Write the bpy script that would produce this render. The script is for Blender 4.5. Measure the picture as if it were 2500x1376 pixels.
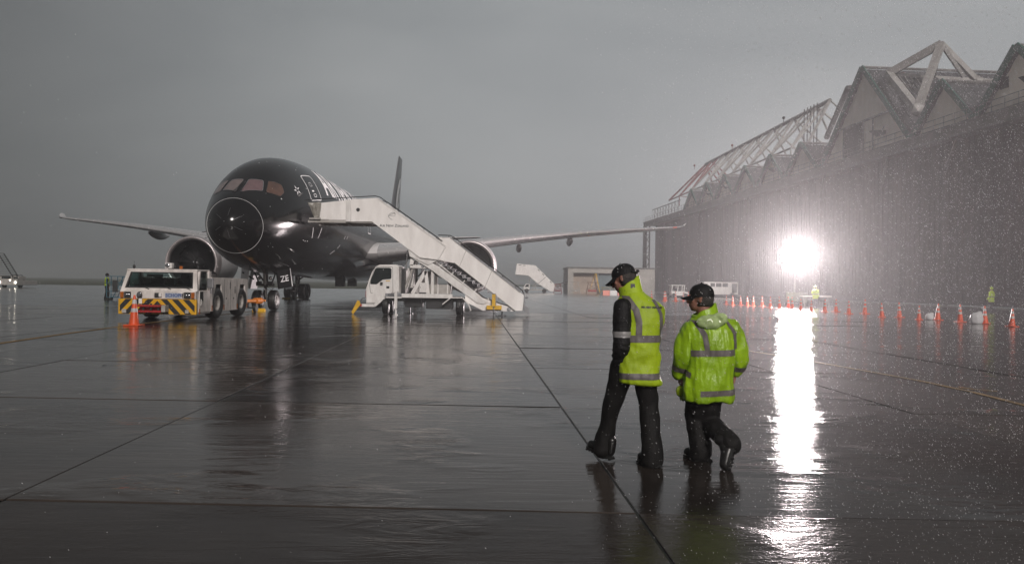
import bpy, bmesh, math, random
from mathutils import Vector, Matrix, Euler, noise
from mathutils.bvhtree import BVHTree
R = math.radians
rnd = random.Random(7)
scene = bpy.context.scene
for o in list(bpy.data.objects): bpy.data.objects.remove(o)
COL = scene.collection

# ---------------------------------------------------------------- camera
cam_data = bpy.data.cameras.new("camera")
cam_data.sensor_width = 36.0
cam_data.lens = 36.0 * 1900 / 2500
cam_data.clip_start = 0.1
cam_data.clip_end = 6000
cam = bpy.data.objects.new("camera", cam_data)
COL.objects.link(cam)
cam.location = (0, 0, 1.52)
PITCH, ROLL = 4.0 / 1900, 0.0145
# look along +Y, roll a little
fw = Vector((0, math.cos(PITCH), math.sin(PITCH)))
rt = Vector((1, 0, 0)); up = rt.cross(fw)
rt2 = rt * math.cos(ROLL) + up * math.sin(ROLL)
up2 = rt2.cross(fw)
cam.matrix_world = Matrix(((rt2.x, up2.x, -fw.x, 0), (rt2.y, up2.y, -fw.y, 0), (rt2.z, up2.z, -fw.z, 1.52), (0, 0, 0, 1)))
scene.camera = cam

# ---------------------------------------------------------------- overcast sky
SUN_EL, SUN_AZ = 28.0, 166.0        # azimuth measured from +Y towards +X (behind the camera, to the right)
world = bpy.data.worlds.new("World"); scene.world = world; world.use_nodes = True
nt = world.node_tree; nt.nodes.clear()
def N(nt, t, **k):
    n = nt.nodes.new(t)
    for a, b in k.items(): setattr(n, a, b)
    return n
out = N(nt, "ShaderNodeOutputWorld"); bg = N(nt, "ShaderNodeBackground")
sky = N(nt, "ShaderNodeTexSky"); sky.sky_type = 'NISHITA'; sky.sun_disc = False
sky.sun_elevation = R(SUN_EL); sky.sun_rotation = R(SUN_AZ); sky.dust_density = 4; sky.air_density = 2
tc = N(nt, "ShaderNodeTexCoord")
mp = N(nt, "ShaderNodeMapping"); mp.inputs['Scale'].default_value = (1.0, 1.0, 3.2)
nz = N(nt, "ShaderNodeTexNoise"); nz.inputs['Scale'].default_value = 1.7; nz.inputs['Detail'].default_value = 4; nz.inputs['Roughness'].default_value = 0.5; nz.inputs['Distortion'].default_value = 0.4
ramp = N(nt, "ShaderNodeValToRGB")
ramp.color_ramp.elements[0].position = 0.28; ramp.color_ramp.elements[0].color = (1.80, 1.96, 2.07, 1)
ramp.color_ramp.elements[1].position = 0.72; ramp.color_ramp.elements[1].color = (2.74, 2.86, 2.92, 1)
nt.links.new(tc.outputs['Generated'], mp.inputs['Vector']); nt.links.new(mp.outputs[0], nz.inputs['Vector'])
nt.links.new(nz.outputs['Fac'], ramp.inputs['Fac'])
# the cloud is thinner, so brighter, ahead and to the right
dot = N(nt, "ShaderNodeVectorMath", operation='DOT_PRODUCT'); dot.inputs[1].default_value = Vector((0.34, 0.90, 0.26)).normalized()
nt.links.new(tc.outputs['Generated'], dot.inputs[0])
mr = N(nt, "ShaderNodeMapRange"); mr.interpolation_type = 'SMOOTHSTEP'
mr.inputs['From Min'].default_value = 0.45; mr.inputs['From Max'].default_value = 1.0
mr.inputs['To Min'].default_value = 0.32; mr.inputs['To Max'].default_value = 1.19
nt.links.new(dot.outputs['Value'], mr.inputs['Value'])
mul = N(nt, "ShaderNodeMix", data_type='RGBA', blend_type='MULTIPLY'); mul.inputs[0].default_value = 1
nt.links.new(ramp.outputs[0], mul.inputs[6]); nt.links.new(mr.outputs[0], mul.inputs[7])
hs = N(nt, "ShaderNodeHueSaturation"); hs.inputs['Saturation'].default_value = 0.15; hs.inputs['Value'].default_value = 1.0
nt.links.new(sky.outputs[0], hs.inputs['Color'])
mx = N(nt, "ShaderNodeMix", data_type='RGBA'); mx.inputs[0].default_value = 0.93
nt.links.new(hs.outputs[0], mx.inputs[6]); nt.links.new(mul.outputs[2], mx.inputs[7])
nt.links.new(mx.outputs[2], bg.inputs[0]); bg.inputs['Strength'].default_value = 0.105
nt.links.new(bg.outputs[0], out.inputs[0])

# ---------------------------------------------------------------- soft key
sd = bpy.data.lights.new("sun", 'SUN'); sd.energy = 2.5; sd.angle = R(12); sd.color = (1.0, 0.93, 0.88)
sun = bpy.data.objects.new("sun", sd); COL.objects.link(sun)
az, el = R(SUN_AZ), R(SUN_EL)
tolight = Vector((math.sin(az) * math.cos(el), math.cos(az) * math.cos(el), math.sin(el)))
sun.rotation_euler = tolight.to_track_quat('Z', 'Y').to_euler()

# ---------------------------------------------------------------- render settings
scene.view_settings.view_transform = 'Standard'; scene.view_settings.look = 'None'
scene.view_settings.exposure = 0.0; scene.view_settings.gamma = 1.0; scene.view_settings.use_curve_mapping = False
scene.cycles.use_denoising = True
scene.cycles.volume_bounces = 2; scene.cycles.max_bounces = 8
scene.cycles.sample_clamp_indirect = 6.0
scene.cycles.caustics_reflective = False; scene.cycles.caustics_refractive = False

# ================================================================ helpers
def link(o, parent=None):
    COL.objects.link(o)
    if parent is not None: o.parent = parent
    return o
def tag(o, label=None, cat=None, group=None, kind=None):
    if label: o['label'] = label
    if cat: o['category'] = cat
    if group: o['group'] = group
    if kind: o['kind'] = kind
    return o
def empty(name, loc=(0, 0, 0), rz=0.0, parent=None):
    o = bpy.data.objects.new(name, None); o.empty_display_size = 0.3
    o.location = loc; o.rotation_euler = (0, 0, rz)
    return link(o, parent)
def smooth(me, ang=40):
    for p in me.polygons: p.use_smooth = True
    try: me.set_sharp_from_angle(angle=R(ang))
    except Exception: pass
def obj(name, bm, m, parent=None, sm=None, loc=None, rz=None):
    me = bpy.data.meshes.new(name)
    bmesh.ops.recalc_face_normals(bm, faces=bm.faces[:]) if sm != 'keep' else None
    bm.to_mesh(me); bm.free()
    for mm in (m if isinstance(m, (list, tuple)) else [m]):
        if mm is not None: me.materials.append(mm)
    if sm: smooth(me, 40 if sm in (True, 'keep') else sm)
    o = bpy.data.objects.new(name, me)
    if loc is not None: o.location = loc
    if rz is not None: o.rotation_euler = (0, 0, rz)
    return link(o, parent)
def dup_tree(o, parent=None, loc=None, rz=None):
    c = o.copy(); COL.objects.link(c); c.parent = parent
    if loc is not None: c.location = loc
    if rz is not None: c.rotation_euler = (0, 0, rz)
    for ch in list(o.children): dup_tree(ch, c)
    return c

def box(bm, x0, x1, y0, y1, z0, z1, mi=0, M=None):
    vs = [bm.verts.new((x, y, z)) for z in (z0, z1) for y in (y0, y1) for x in (x0, x1)]
    fs = [bm.faces.new([vs[i] for i in f]) for f in ((0, 2, 3, 1), (4, 5, 7, 6), (0, 1, 5, 4), (2, 6, 7, 3), (0, 4, 6, 2), (1, 3, 7, 5))]
    for f in fs: f.material_index = mi
    if M is not None: bmesh.ops.transform(bm, matrix=M, verts=vs)
    return vs
def bbox(bm, x0, x1, y0, y1, z0, z1, b=0.02, seg=2, mi=0, M=None):
    """box with bevelled edges"""
    t = bmesh.new(); box(t, x0, x1, y0, y1, z0, z1)
    bmesh.ops.bevel(t, geom=t.edges[:], offset=b, segments=seg, affect='EDGES', profile=0.7)
    if M is not None: bmesh.ops.transform(t, matrix=M, verts=t.verts[:])
    merge(bm, t, mi)
def merge(bm, t, mi=0):
    me = bpy.data.meshes.new("tmp"); t.to_mesh(me); t.free()
    n = len(bm.faces); bm.from_mesh(me); bpy.data.meshes.remove(me)
    bm.faces.ensure_lookup_table()
    for f in bm.faces[n:]: f.material_index = mi
def frame(d):
    d = d.normalized(); u = Vector((0, 0, 1)) if abs(d.z) < 0.95 else Vector((1, 0, 0))
    a = u.cross(d).normalized(); b = d.cross(a); return a, b
def cyl(bm, p0, p1, r0, r1=None, n=10, cap=True, mi=0):
    p0, p1 = Vector(p0), Vector(p1); r1 = r0 if r1 is None else r1
    a, b = frame(p1 - p0)
    A = [bm.verts.new(p0 + (a * math.cos(t) + b * math.sin(t)) * r0) for t in [2 * math.pi * i / n for i in range(n)]]
    B = [bm.verts.new(p1 + (a * math.cos(t) + b * math.sin(t)) * r1) for t in [2 * math.pi * i / n for i in range(n)]]
    fs = [bm.faces.new((A[i], A[(i + 1) % n], B[(i + 1) % n], B[i])) for i in range(n)]
    if cap:
        fs.append(bm.faces.new(A[::-1])); fs.append(bm.faces.new(B))
    for f in fs: f.material_index = mi
def tube(bm, pts, r, n=8, cap=True, mi=0):
    pts = [Vector(p) for p in pts]; rr = r if isinstance(r, (list, tuple)) else [r] * len(pts)
    rings = []; a = None
    for i, p in enumerate(pts):
        d = (pts[min(i + 1, len(pts) - 1)] - pts[max(i - 1, 0)]).normalized()
        if a is None: a, b = frame(d)
        else:
            a = (a - d * a.dot(d)).normalized(); b = d.cross(a)
        rings.append([bm.verts.new(p + (a * math.cos(t) + b * math.sin(t)) * rr[i]) for t in [2 * math.pi * k / n for k in range(n)]])
    for A, B in zip(rings, rings[1:]):
        for i in range(n): bm.faces.new((A[i], A[(i + 1) % n], B[(i + 1) % n], B[i])).material_index = mi
    if cap:
        bm.faces.new(rings[0][::-1]).material_index = mi; bm.faces.new(rings[-1]).material_index = mi
def beam(bm, p0, p1, w, h=None, mi=0):
    """square section member"""
    p0, p1 = Vector(p0), Vector(p1); h = h or w; a, b = frame(p1 - p0)
    A = [bm.verts.new(p0 + a * sx * w / 2 + b * sy * h / 2) for sx, sy in ((-1, -1), (1, -1), (1, 1), (-1, 1))]
    B = [bm.verts.new(p1 + a * sx * w / 2 + b * sy * h / 2) for sx, sy in ((-1, -1), (1, -1), (1, 1), (-1, 1))]
    fs = [bm.faces.new((A[i], A[(i + 1) % 4], B[(i + 1) % 4], B[i])) for i in range(4)] + [bm.faces.new(A[::-1]), bm.faces.new(B)]
    for f in fs: f.material_index = mi
def lathe(bm, prof, n=32, M=None, mi=0, arc=(0, 2 * math.pi)):
    """profile (r, z) spun about Z"""
    full = abs(arc[1] - arc[0] - 2 * math.pi) < 1e-6
    cols = []; cnt = n if full else n + 1
    for i in range(cnt):
        t = arc[0] + (arc[1] - arc[0]) * i / n
        cols.append([bm.verts.new((r * math.cos(t), r * math.sin(t), z)) for r, z in prof])
    fs = []
    for i in range(n):
        A, B = cols[i], cols[(i + 1) % cnt]
        for k in range(len(prof) - 1):
            fs.append(bm.faces.new((A[k], B[k], B[k + 1], A[k + 1])))
    vs = [v for c in cols for v in c]
    bmesh.ops.remove_doubles(bm, verts=vs, dist=1e-5)
    for f in fs:
        if f.is_valid: f.material_index = mi
    if M is not None:
        bmesh.ops.transform(bm, matrix=M, verts=[v for v in vs if v.is_valid])
def prism(bm, poly, y0, y1, mi=0, axis='y'):
    """polygon in (x,z) extruded along y (or in (y,z) along x, or (x,y) along z)"""
    f3 = {'y': lambda p, t: (p[0], t, p[1]), 'x': lambda p, t: (t, p[0], p[1]), 'z': lambda p, t: (p[0], p[1], t)}[axis]
    A = [bm.verts.new(f3(p, y0)) for p in poly]; B = [bm.verts.new(f3(p, y1)) for p in poly]
    n = len(poly); fs = [bm.faces.new(A), bm.faces.new(B[::-1])] + [bm.faces.new((A[i], B[i], B[(i + 1) % n], A[(i + 1) % n])) for i in range(n)]
    for f in fs: f.material_index = mi
    return A + B
def text_bm(s, size=1.0, align='LEFT', bold=0.0, spacing=1.0, ext=0.0, shear=0.0):
    cu = bpy.data.curves.new("t", 'FONT'); cu.body = s; cu.size = size; cu.align_x = align; cu.extrude = ext; cu.offset = bold
    cu.space_character = spacing; cu.shear = shear; cu.resolution_u = 3
    ob = bpy.data.objects.new("t", cu); COL.objects.link(ob)
    dg = bpy.context.evaluated_depsgraph_get(); me = bpy.data.meshes.new_from_object(ob.evaluated_get(dg))
    bm = bmesh.new(); bm.from_mesh(me); bpy.data.objects.remove(ob); bpy.data.curves.remove(cu); bpy.data.meshes.remove(me)
    return bm

# ---------------------------------------------------------------- materials
def mat(name, col, rough=0.5, metal=0.0, spec=0.5, coat=0.0, var=0.0, vscale=3.0, bump=0.0, bscale=40.0, coords='Object', coat_rough=0.05, emit=None, estr=0, dirt=None, transl=0.0, alpha=None, trans=0.0, ior=1.45, stretch=(1, 1, 1)):
    m = bpy.data.materials.new(name); m.use_nodes = True; nt = m.node_tree; b = nt.nodes['Principled BSDF']
    b.inputs['Base Color'].default_value = (*col, 1); b.inputs['Roughness'].default_value = rough; b.inputs['Metallic'].default_value = metal
    b.inputs['Specular IOR Level'].default_value = spec; b.inputs['Coat Weight'].default_value = coat; b.inputs['Coat Roughness'].default_value = coat_rough
    b.inputs['Transmission Weight'].default_value = trans; b.inputs['IOR'].default_value = ior
    if emit: b.inputs['Emission Color'].default_value = (*emit, 1); b.inputs['Emission Strength'].default_value = estr
    if alpha is not None: b.inputs['Alpha'].default_value = alpha
    tc = None
    if var or bump or dirt:
        tc = N(nt, "ShaderNodeTexCoord"); mp = N(nt, "ShaderNodeMapping"); mp.inputs['Scale'].default_value = stretch
        nt.links.new(tc.outputs[coords], mp.inputs[0])
    if var or dirt:
        nz = N(nt, "ShaderNodeTexNoise"); nz.inputs['Scale'].default_value = vscale; nz.inputs['Detail'].default_value = 5; nz.inputs['Roughness'].default_value = 0.6
        nt.links.new(mp.outputs[0], nz.inputs['Vector'])
        r = N(nt, "ShaderNodeValToRGB"); r.color_ramp.elements[0].position = 0.32; r.color_ramp.elements[1].position = 0.68
        lo = dirt if dirt else tuple(max(0, c * (1 - var)) for c in col); hi = col if dirt else tuple(min(1, c * (1 + var)) for c in col)
        r.color_ramp.elements[0].color = (*lo, 1); r.color_ramp.elements[1].color = (*hi, 1)
        nt.links.new(nz.outputs['Fac'], r.inputs['Fac']); nt.links.new(r.outputs[0], b.inputs['Base Color'])
        rr = N(nt, "ShaderNodeMapRange"); rr.inputs['To Min'].default_value = max(0, rough - 0.08); rr.inputs['To Max'].default_value = min(1, rough + 0.08)
        nt.links.new(nz.outputs['Fac'], rr.inputs['Value']); nt.links.new(rr.outputs[0], b.inputs['Roughness'])
    if bump:
        n2 = N(nt, "ShaderNodeTexNoise"); n2.inputs['Scale'].default_value = bscale; n2.inputs['Detail'].default_value = 3
        nt.links.new(mp.outputs[0], n2.inputs['Vector'])
        bp = N(nt, "ShaderNodeBump"); bp.inputs['Strength'].default_value = bump; bp.inputs['Distance'].default_value = 0.02
        nt.links.new(n2.outputs['Fac'], bp.inputs['Height']); nt.links.new(bp.outputs[0], b.inputs['Normal'])
    if transl:
        tr = N(nt, "ShaderNodeBsdfTranslucent"); tr.inputs[0].default_value = (*col, 1)
        ms = N(nt, "ShaderNodeMixShader"); ms.inputs[0].default_value = transl
        o = [n for n in nt.nodes if n.type == 'OUTPUT_MATERIAL'][0]
        nt.links.new(b.outputs[0], ms.inputs[1]); nt.links.new(tr.outputs[0], ms.inputs[2]); nt.links.new(ms.outputs[0], o.inputs[0])
    return m
M = {}
M['white'] = mat('white_paint', (0.76, 0.74, 0.72), 0.35, coat=0.2, dirt=(0.58, 0.55, 0.53), vscale=2.6, stretch=(1.5, 1.5, 0.6))
M['white2'] = mat('white_panel', (0.84, 0.81, 0.79), 0.45, dirt=(0.70, 0.665, 0.645), vscale=1.6, stretch=(1.6, 1.6, 0.5))
M['offwhite'] = mat('off_white_steel', (0.42, 0.40, 0.38), 0.5, dirt=(0.26, 0.24, 0.22), vscale=2.5)
M['black'] = mat('black_plastic', (0.015, 0.015, 0.016), 0.5)
M['darkmetal'] = mat('dark_metal', (0.05, 0.05, 0.05), 0.45, 0.5, var=0.4)
M['greymetal'] = mat('grey_metal', (0.22, 0.22, 0.23), 0.4, 0.6, var=0.2)
M['alu'] = mat('polished_aluminium', (0.62, 0.60, 0.60), 0.22, 0.95, var=0.08, vscale=1.0)
M['rubber'] = mat('wet_tyre_rubber', (0.012, 0.012, 0.012), 0.42, var=0.3, vscale=6, bump=0.2, bscale=30)
M['yellow'] = mat('yellow_paint', (0.62, 0.36, 0.02), 0.4, var=0.15, vscale=5)
M['dullyellow'] = mat('dull_yellow_rubber', (0.20, 0.15, 0.02), 0.6, var=0.2)
M['orange'] = mat('orange_plastic', (0.60, 0.075, 0.018), 0.4, var=0.12, vscale=5)
M['reflect'] = mat('white_reflective_sleeve', (0.42, 0.41, 0.41), 0.35, var=0.1)
M['red'] = mat('red_paint', (0.30, 0.02, 0.02), 0.4, var=0.2)
M['glass'] = mat('dark_glass', (0.012, 0.016, 0.016), 0.04, spec=0.6)
# ================================================================ ground
def wet_mat(name, base_lo, base_hi, slab=True, coarse=False):
    m = bpy.data.materials.new(name); m.use_nodes = True; nt = m.node_tree; b = nt.nodes['Principled BSDF']; L = nt.links.new
    geo = N(nt, "ShaderNodeNewGeometry"); oi = N(nt, "ShaderNodeObjectInfo")
    def noi(scale, det=4, sc=(1, 1, 1), rough=0.55, dist=0.0, loc=(0, 0, 0)):
        mp = N(nt, "ShaderNodeMapping"); mp.inputs['Scale'].default_value = sc; mp.inputs['Location'].default_value = loc
        L(geo.outputs['Position'], mp.inputs[0])
        n = N(nt, "ShaderNodeTexNoise"); n.inputs['Scale'].default_value = scale; n.inputs['Detail'].default_value = det; n.inputs['Roughness'].default_value = rough; n.inputs['Distortion'].default_value = dist
        L(mp.outputs[0], n.inputs['Vector']); return n.outputs['Fac']
    def rng(v, a, b_, c, d, sm=True):
        r = N(nt, "ShaderNodeMapRange"); r.interpolation_type = 'SMOOTHSTEP' if sm else 'LINEAR'
        for k, x in zip(('From Min', 'From Max', 'To Min', 'To Max'), (a, b_, c, d)): r.inputs[k].default_value = x
        L(v, r.inputs['Value']); return r.outputs[0]
    def op(o, a, b_):
        n = N(nt, "ShaderNodeMath", operation=o)
        for i, x in enumerate((a, b_)):
            if isinstance(x, (int, float)): n.inputs[i].default_value = x
            else: L(x, n.inputs[i])
        return n.outputs[0]
    big = noi(0.30, 5, (1, 1.5, 1), 0.6, 0.5)
    stain = noi(1.1, 6, (1, 1, 1), 0.65)
    brush = noi(3.0, 4, (0.25, 5, 1), 0.6)
    grain = noi(55, 3)
    grain2 = noi(13, 4, rough=0.7)
    # colour
    c1 = op('ADD', op('MULTIPLY', stain, 0.6), op('MULTIPLY', big, 0.4))
    c1 = op('ADD', c1, op('MULTIPLY', op('SUBTRACT', oi.outputs['Random'], 0.5), 0.5 if slab else 0))
    r = N(nt, "ShaderNodeValToRGB"); r.color_ramp.elements[0].position = 0.3; r.color_ramp.elements[1].position = 0.7
    r.color_ramp.elements[0].color = (*base_lo, 1); r.color_ramp.elements[1].color = (*base_hi, 1)
    L(c1, r.inputs['Fac'])
    # wetness: 1 = standing water film
    wet = op('ADD', op('MULTIPLY', big, 0.75), op('MULTIPLY', brush, 0.25))
    if slab: wet = op('ADD', wet, op('MULTIPLY', op('SUBTRACT', oi.outputs['Random'], 0.5), 0.10))
    wet = rng(wet, 0.49, 0.58, 0.0, 1.0)
    rough = rng(wet, 0, 1, WET_R[0], WET_R[1], False)
    # water film: Beckmann gloss over a matt ground, joined by Fresnel
    gl = N(nt, "ShaderNodeBsdfGlossy"); gl.distribution = 'BECKMANN'; gl.inputs['Color'].default_value = (1, 1, 1, 1); L(rough, gl.inputs['Roughness'])
    df = N(nt, "ShaderNodeBsdfDiffuse"); L(r.outputs[0], df.inputs['Color'])
    fr = N(nt, "ShaderNodeFresnel"); fr.inputs['IOR'].default_value = WET_I
    mxs = N(nt, "ShaderNodeMixShader"); L(fr.outputs[0], mxs.inputs[0]); L(df.outputs[0], mxs.inputs[1]); L(gl.outputs[0], mxs.inputs[2])
    L(mxs.outputs[0], [n for n in nt.nodes if n.type == 'OUTPUT_MATERIAL'][0].inputs[0])
    # relief: grain where the film is thin, soft wind ripple where it is thick
    ripple = noi(4.0, 3, (0.30, 1.8, 1), 0.55, 0.8)
    h1 = op('MULTIPLY', op('ADD', op('MULTIPLY', grain, 0.0006), op('MULTIPLY', grain2, 0.0016)), rng(wet, 0, 1, 1.7 if coarse else 1.0, 1.1 if coarse else 0.15, False))
    h2 = op('MULTIPLY', ripple, rng(wet, 0, 1, 0.0030, 0.0042, False))
    h3 = op('MULTIPLY', brush, 0.0009)
    gust = noi(0.55, 3, (1, 1.3, 1), 0.5, 0.4, (11, 3, 0)); wav = noi(2.6, 3, (0.55, 1.7, 1), 0.6, 1.2, (5, 1, 0))
    h4 = op('MULTIPLY', wav, rng(gust, 0.50, 0.66, 0.0, 0.016))
    h = op('ADD', op('ADD', h1, h2), op('ADD', h3, h4))
    bp = N(nt, "ShaderNodeBump"); bp.inputs['Strength'].default_value = 1.0; bp.inputs['Distance'].default_value = WET_B
    L(h, bp.inputs['Height'])
    for n_ in (gl, df, fr): L(bp.outputs[0], n_.inputs['Normal'])
    nt.nodes.remove(b)
    return m
WET_R = (0.16, 0.07); WET_B = 1.0; WET_I = 1.32
M['concrete'] = wet_mat('wet_concrete', (0.017, 0.0138, 0.0122), (0.054, 0.0445, 0.039))
WET_R = (0.185, 0.10); WET_I = 1.27; M['concrete_mid'] = wet_mat('damp_concrete', (0.017, 0.0138, 0.0122), (0.054, 0.0445, 0.039))
WET_R = (0.235, 0.17); WET_I = 1.17; M['concrete_coarse'] = wet_mat('coarse_wet_concrete', (0.014, 0.0112, 0.010), (0.036, 0.0285, 0.025), coarse=True)
WET_R = (0.27, 0.17); WET_I = 1.33
M['concrete_far'] = wet_mat('wet_concrete_far', (0.020, 0.019, 0.018), (0.036, 0.033, 0.032), slab=False)
M['sealant'] = mat('dark_joint_sealant', (0.008, 0.008, 0.008), 0.5)
M['grass'] = mat('rough_grass', (0.035, 0.042, 0.018), 0.9, dirt=(0.055, 0.055, 0.03), vscale=0.02, coords='Object', stretch=(0.3, 4, 1))
M['line'] = mat('worn_yellow_marking', (0.26, 0.15, 0.04), 0.65, spec=0.2, dirt=(0.12, 0.08, 0.03), vscale=2.5)
M['linew'] = mat('pale_marking', (0.22, 0.20, 0.17), 0.35, dirt=(0.10, 0.09, 0.08), vscale=2.5)
M['verge'] = mat('pale_gravel', (0.12, 0.12, 0.11), 0.6, var=0.3, vscale=0.5)

def sheet(name, poly, z, m, parent=None, kind=None):
    bm = bmesh.new(); bm.faces.new([bm.verts.new((x, y, z)) for x, y in poly])
    o = obj(name, bm, m, parent)
    if kind: o['kind'] = kind
    return o
# slab grid: columns run almost along the view, rows almost across it
PX, PY, GX0, GY0 = 4.3, 4.43, 0.86, 5.22
def gp(i, j):
    y = GY0 + PY * j; x = GX0 + PX * i - 0.05 * (y - 5.2)
    return x, y - 0.025 * x
NROW = 8
def inside(i, j):
    return -2 - (j + 2) * 1.05 - 3 <= i <= 1 + (j + 2) * 1.05 + 3
I0, I1 = -13, 12
# bed of dark sealant under the open joints (a sheet just under the slabs)
x0y = [gp(I0, -2), gp(I1 + 1, -2), gp(I1 + 1, NROW), gp(I0, NROW)]
apron = sheet('apron', x0y, -0.012, M['sealant'], kind='structure')
g = 0.011
for j in range(-2, NROW):
    for i in range(I0, I1 + 1):
        p = [Vector((*gp(i, j), 0)), Vector((*gp(i + 1, j), 0)), Vector((*gp(i + 1, j + 1), 0)), Vector((*gp(i, j + 1), 0))]
        c = sum(p, Vector()) / 4; g = 0.011 if j < 1 else 0.017
        bm = bmesh.new()
        # slab surface with a slight arris and a slight tilt of its own
        tx, ty = rnd.uniform(-1, 1) * 0.0016, rnd.uniform(-1, 1) * 0.0016
        dz = rnd.uniform(-0.0015, 0.0015)
        ring = []
        for q, zz in ((g, -0.02), (g, -0.004), (g + 0.004, 0.0)):
            vs = []
            for v in p:
                d = v - c; w = c + Vector((d.x - math.copysign(q, d.x), d.y - math.copysign(q, d.y), 0))
                vs.append(bm.verts.new((w.x - c.x, w.y - c.y, zz + dz + tx * d.x + ty * d.y)))
            ring.append(vs)
        for A, B in zip(ring, ring[1:]):
            for k in range(4): bm.faces.new((A[k], A[(k + 1) % 4], B[(k + 1) % 4], B[k]))
        bm.faces.new(ring[-1])
        obj('slab', bm, M['concrete_coarse' if j < 0 else 'concrete_mid' if j < 1 else 'concrete'], apron, loc=c)
# the apron beyond: four sheets round the slab field, with the joints drawn as thin recess lines of sealant
BX = 900.0
a0, a1, a2, a3 = x0y
def far_sheet(poly): return sheet('paving', poly, -0.001, M['concrete_far'], apron)
far_sheet([(-90, 150), a3, a2, (200, 300), (200, 420), (-10, 420), (-10, 160)])
far_sheet([(-240, -40), (a0[0], -40), a0, a3, (-90, 150), (-240, 130)])
far_sheet([(200, -40), (200, 300), a2, a1, (a1[0], -40)])
far_sheet([(a0[0], -40), (a1[0], -40), a1, a0])
bm = bmesh.new()
for k in range(NROW, NROW + 22):
    (xa, ya), (xb, yb) = gp(-22, k), gp(18, k)
    bm.faces.new([bm.verts.new(v) for v in ((xa, ya, 0.003), (xb, yb, 0.003), (xb, yb + 0.035, 0.003), (xa, ya + 0.035, 0.003))])
for i in list(range(-22, I0)) + list(range(I1 + 1, 19)) + list(range(I0, I1 + 2)):
    ja = 0 if (i < I0 or i > I1 + 1) else NROW
    (xa, ya), (xb, yb) = gp(i, ja), gp(i, NROW + 22)
    bm.faces.new([bm.verts.new(v) for v in ((xa, ya, 0.006), (xa + 0.03, ya, 0.006), (xb + 0.03, yb, 0.006), (xb, yb, 0.006))])
tag(obj('joint_lines', bm, M['sealant'], apron), kind='stuff')
# grass beyond the apron, out to the horizon
land = sheet('ground', [(-2600, -60), (2600, -60), (2600, 3400), (-2600, 3400)], -0.06, M['grass'], kind='structure')
for (ya, yb, w) in ((150, 175, 5), (230, 262, 9), (330, 380, 14)):
    sheet('taxiway_strip', [(-900, ya), (-95, yb - 12), (-95, yb - 12 + w), (-900, ya + w)], -0.045, M['verge'], land)

def ribbon(name, pts, w, z, m, parent, label=None):
    bm = bmesh.new(); L_, R_ = [], []
    for i, p in enumerate(pts):
        p = Vector((*p, 0)); d = (Vector((*pts[min(i + 1, len(pts) - 1)], 0)) - Vector((*pts[max(i - 1, 0)], 0))).normalized(); n = Vector((-d.y, d.x, 0))
        L_.append(bm.verts.new((p.x + n.x * w / 2, p.y + n.y * w / 2, z))); R_.append(bm.verts.new((p.x - n.x * w / 2, p.y - n.y * w / 2, z)))
    for i in range(len(pts) - 1): bm.faces.new((L_[i], L_[i + 1], R_[i + 1], R_[i]))
    o = obj(name, bm, m, parent)
    if label: o['label'] = label
    return o
ribbon('painted_line', [(-11.1, 13.6), (-11.56, 17.6), (-11.99, 21.1), (-12.36, 26.0), (-12.5, 34), (-12.6, 39)], 0.15, 0.006, M['line'], apron, 'thin yellow taxi line running under the tow tractor')
ribbon('painted_line', [(5.3, 19.5), (6.0, 17.4), (6.28, 15.86), (6.6, 14.2), (6.82, 12.92), (6.9, 11.6), (6.84, 10.3), (6.5, 8.5)], 0.10, 0.006, M['line'], apron, 'thin yellow curved line on the right')
ribbon('painted_line', [(7.02, 12.2), (7.1, 11.95), (7.35, 11.75)], 0.08, 0.006, M['line'], apron, 'short worn yellow mark beside the curved line')

# ================================================================ hangar
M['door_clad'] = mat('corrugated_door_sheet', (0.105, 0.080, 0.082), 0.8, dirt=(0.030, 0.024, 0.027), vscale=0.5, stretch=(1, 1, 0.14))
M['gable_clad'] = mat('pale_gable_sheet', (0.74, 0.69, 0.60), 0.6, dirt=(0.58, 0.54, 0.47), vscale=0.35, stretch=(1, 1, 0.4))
M['roof_sheet'] = mat('dark_roof_sheet', (0.055, 0.057, 0.061), 0.75, dirt=(0.035, 0.036, 0.04), vscale=0.3)
M['green_trim'] = mat('dark_green_trim', (0.012, 0.085, 0.062), 0.5, var=0.25)
M['fascia'] = mat('weathered_fascia', (0.15, 0.14, 0.13), 0.6, dirt=(0.08, 0.075, 0.07), vscale=0.6)
M['steel'] = mat('weathered_grey_steel', (0.17, 0.165, 0.16), 0.5, dirt=(0.08, 0.075, 0.072), vscale=0.5)
M['steel_pale'] = mat('pale_painted_steel', (0.36, 0.35, 0.34), 0.5, dirt=(0.19, 0.18, 0.17), vscale=0.7)
M['steel_red'] = mat('red_painted_steel', (0.17, 0.035, 0.028), 0.5, var=0.3, vscale=0.7)
M['interior'] = mat('dark_opening', (0.01, 0.009, 0.009), 0.9)
HB = math.atan(0.0755)
hangar = tag(empty('hangar', (44.74, 0, 0), HB), 'huge hangar with pointed pale gables, green trim and steel roof trusses', 'hangar')
KY = 1.0 / math.cos(HB)
EAVE, TOPF = 15.0, 15.9
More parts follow.
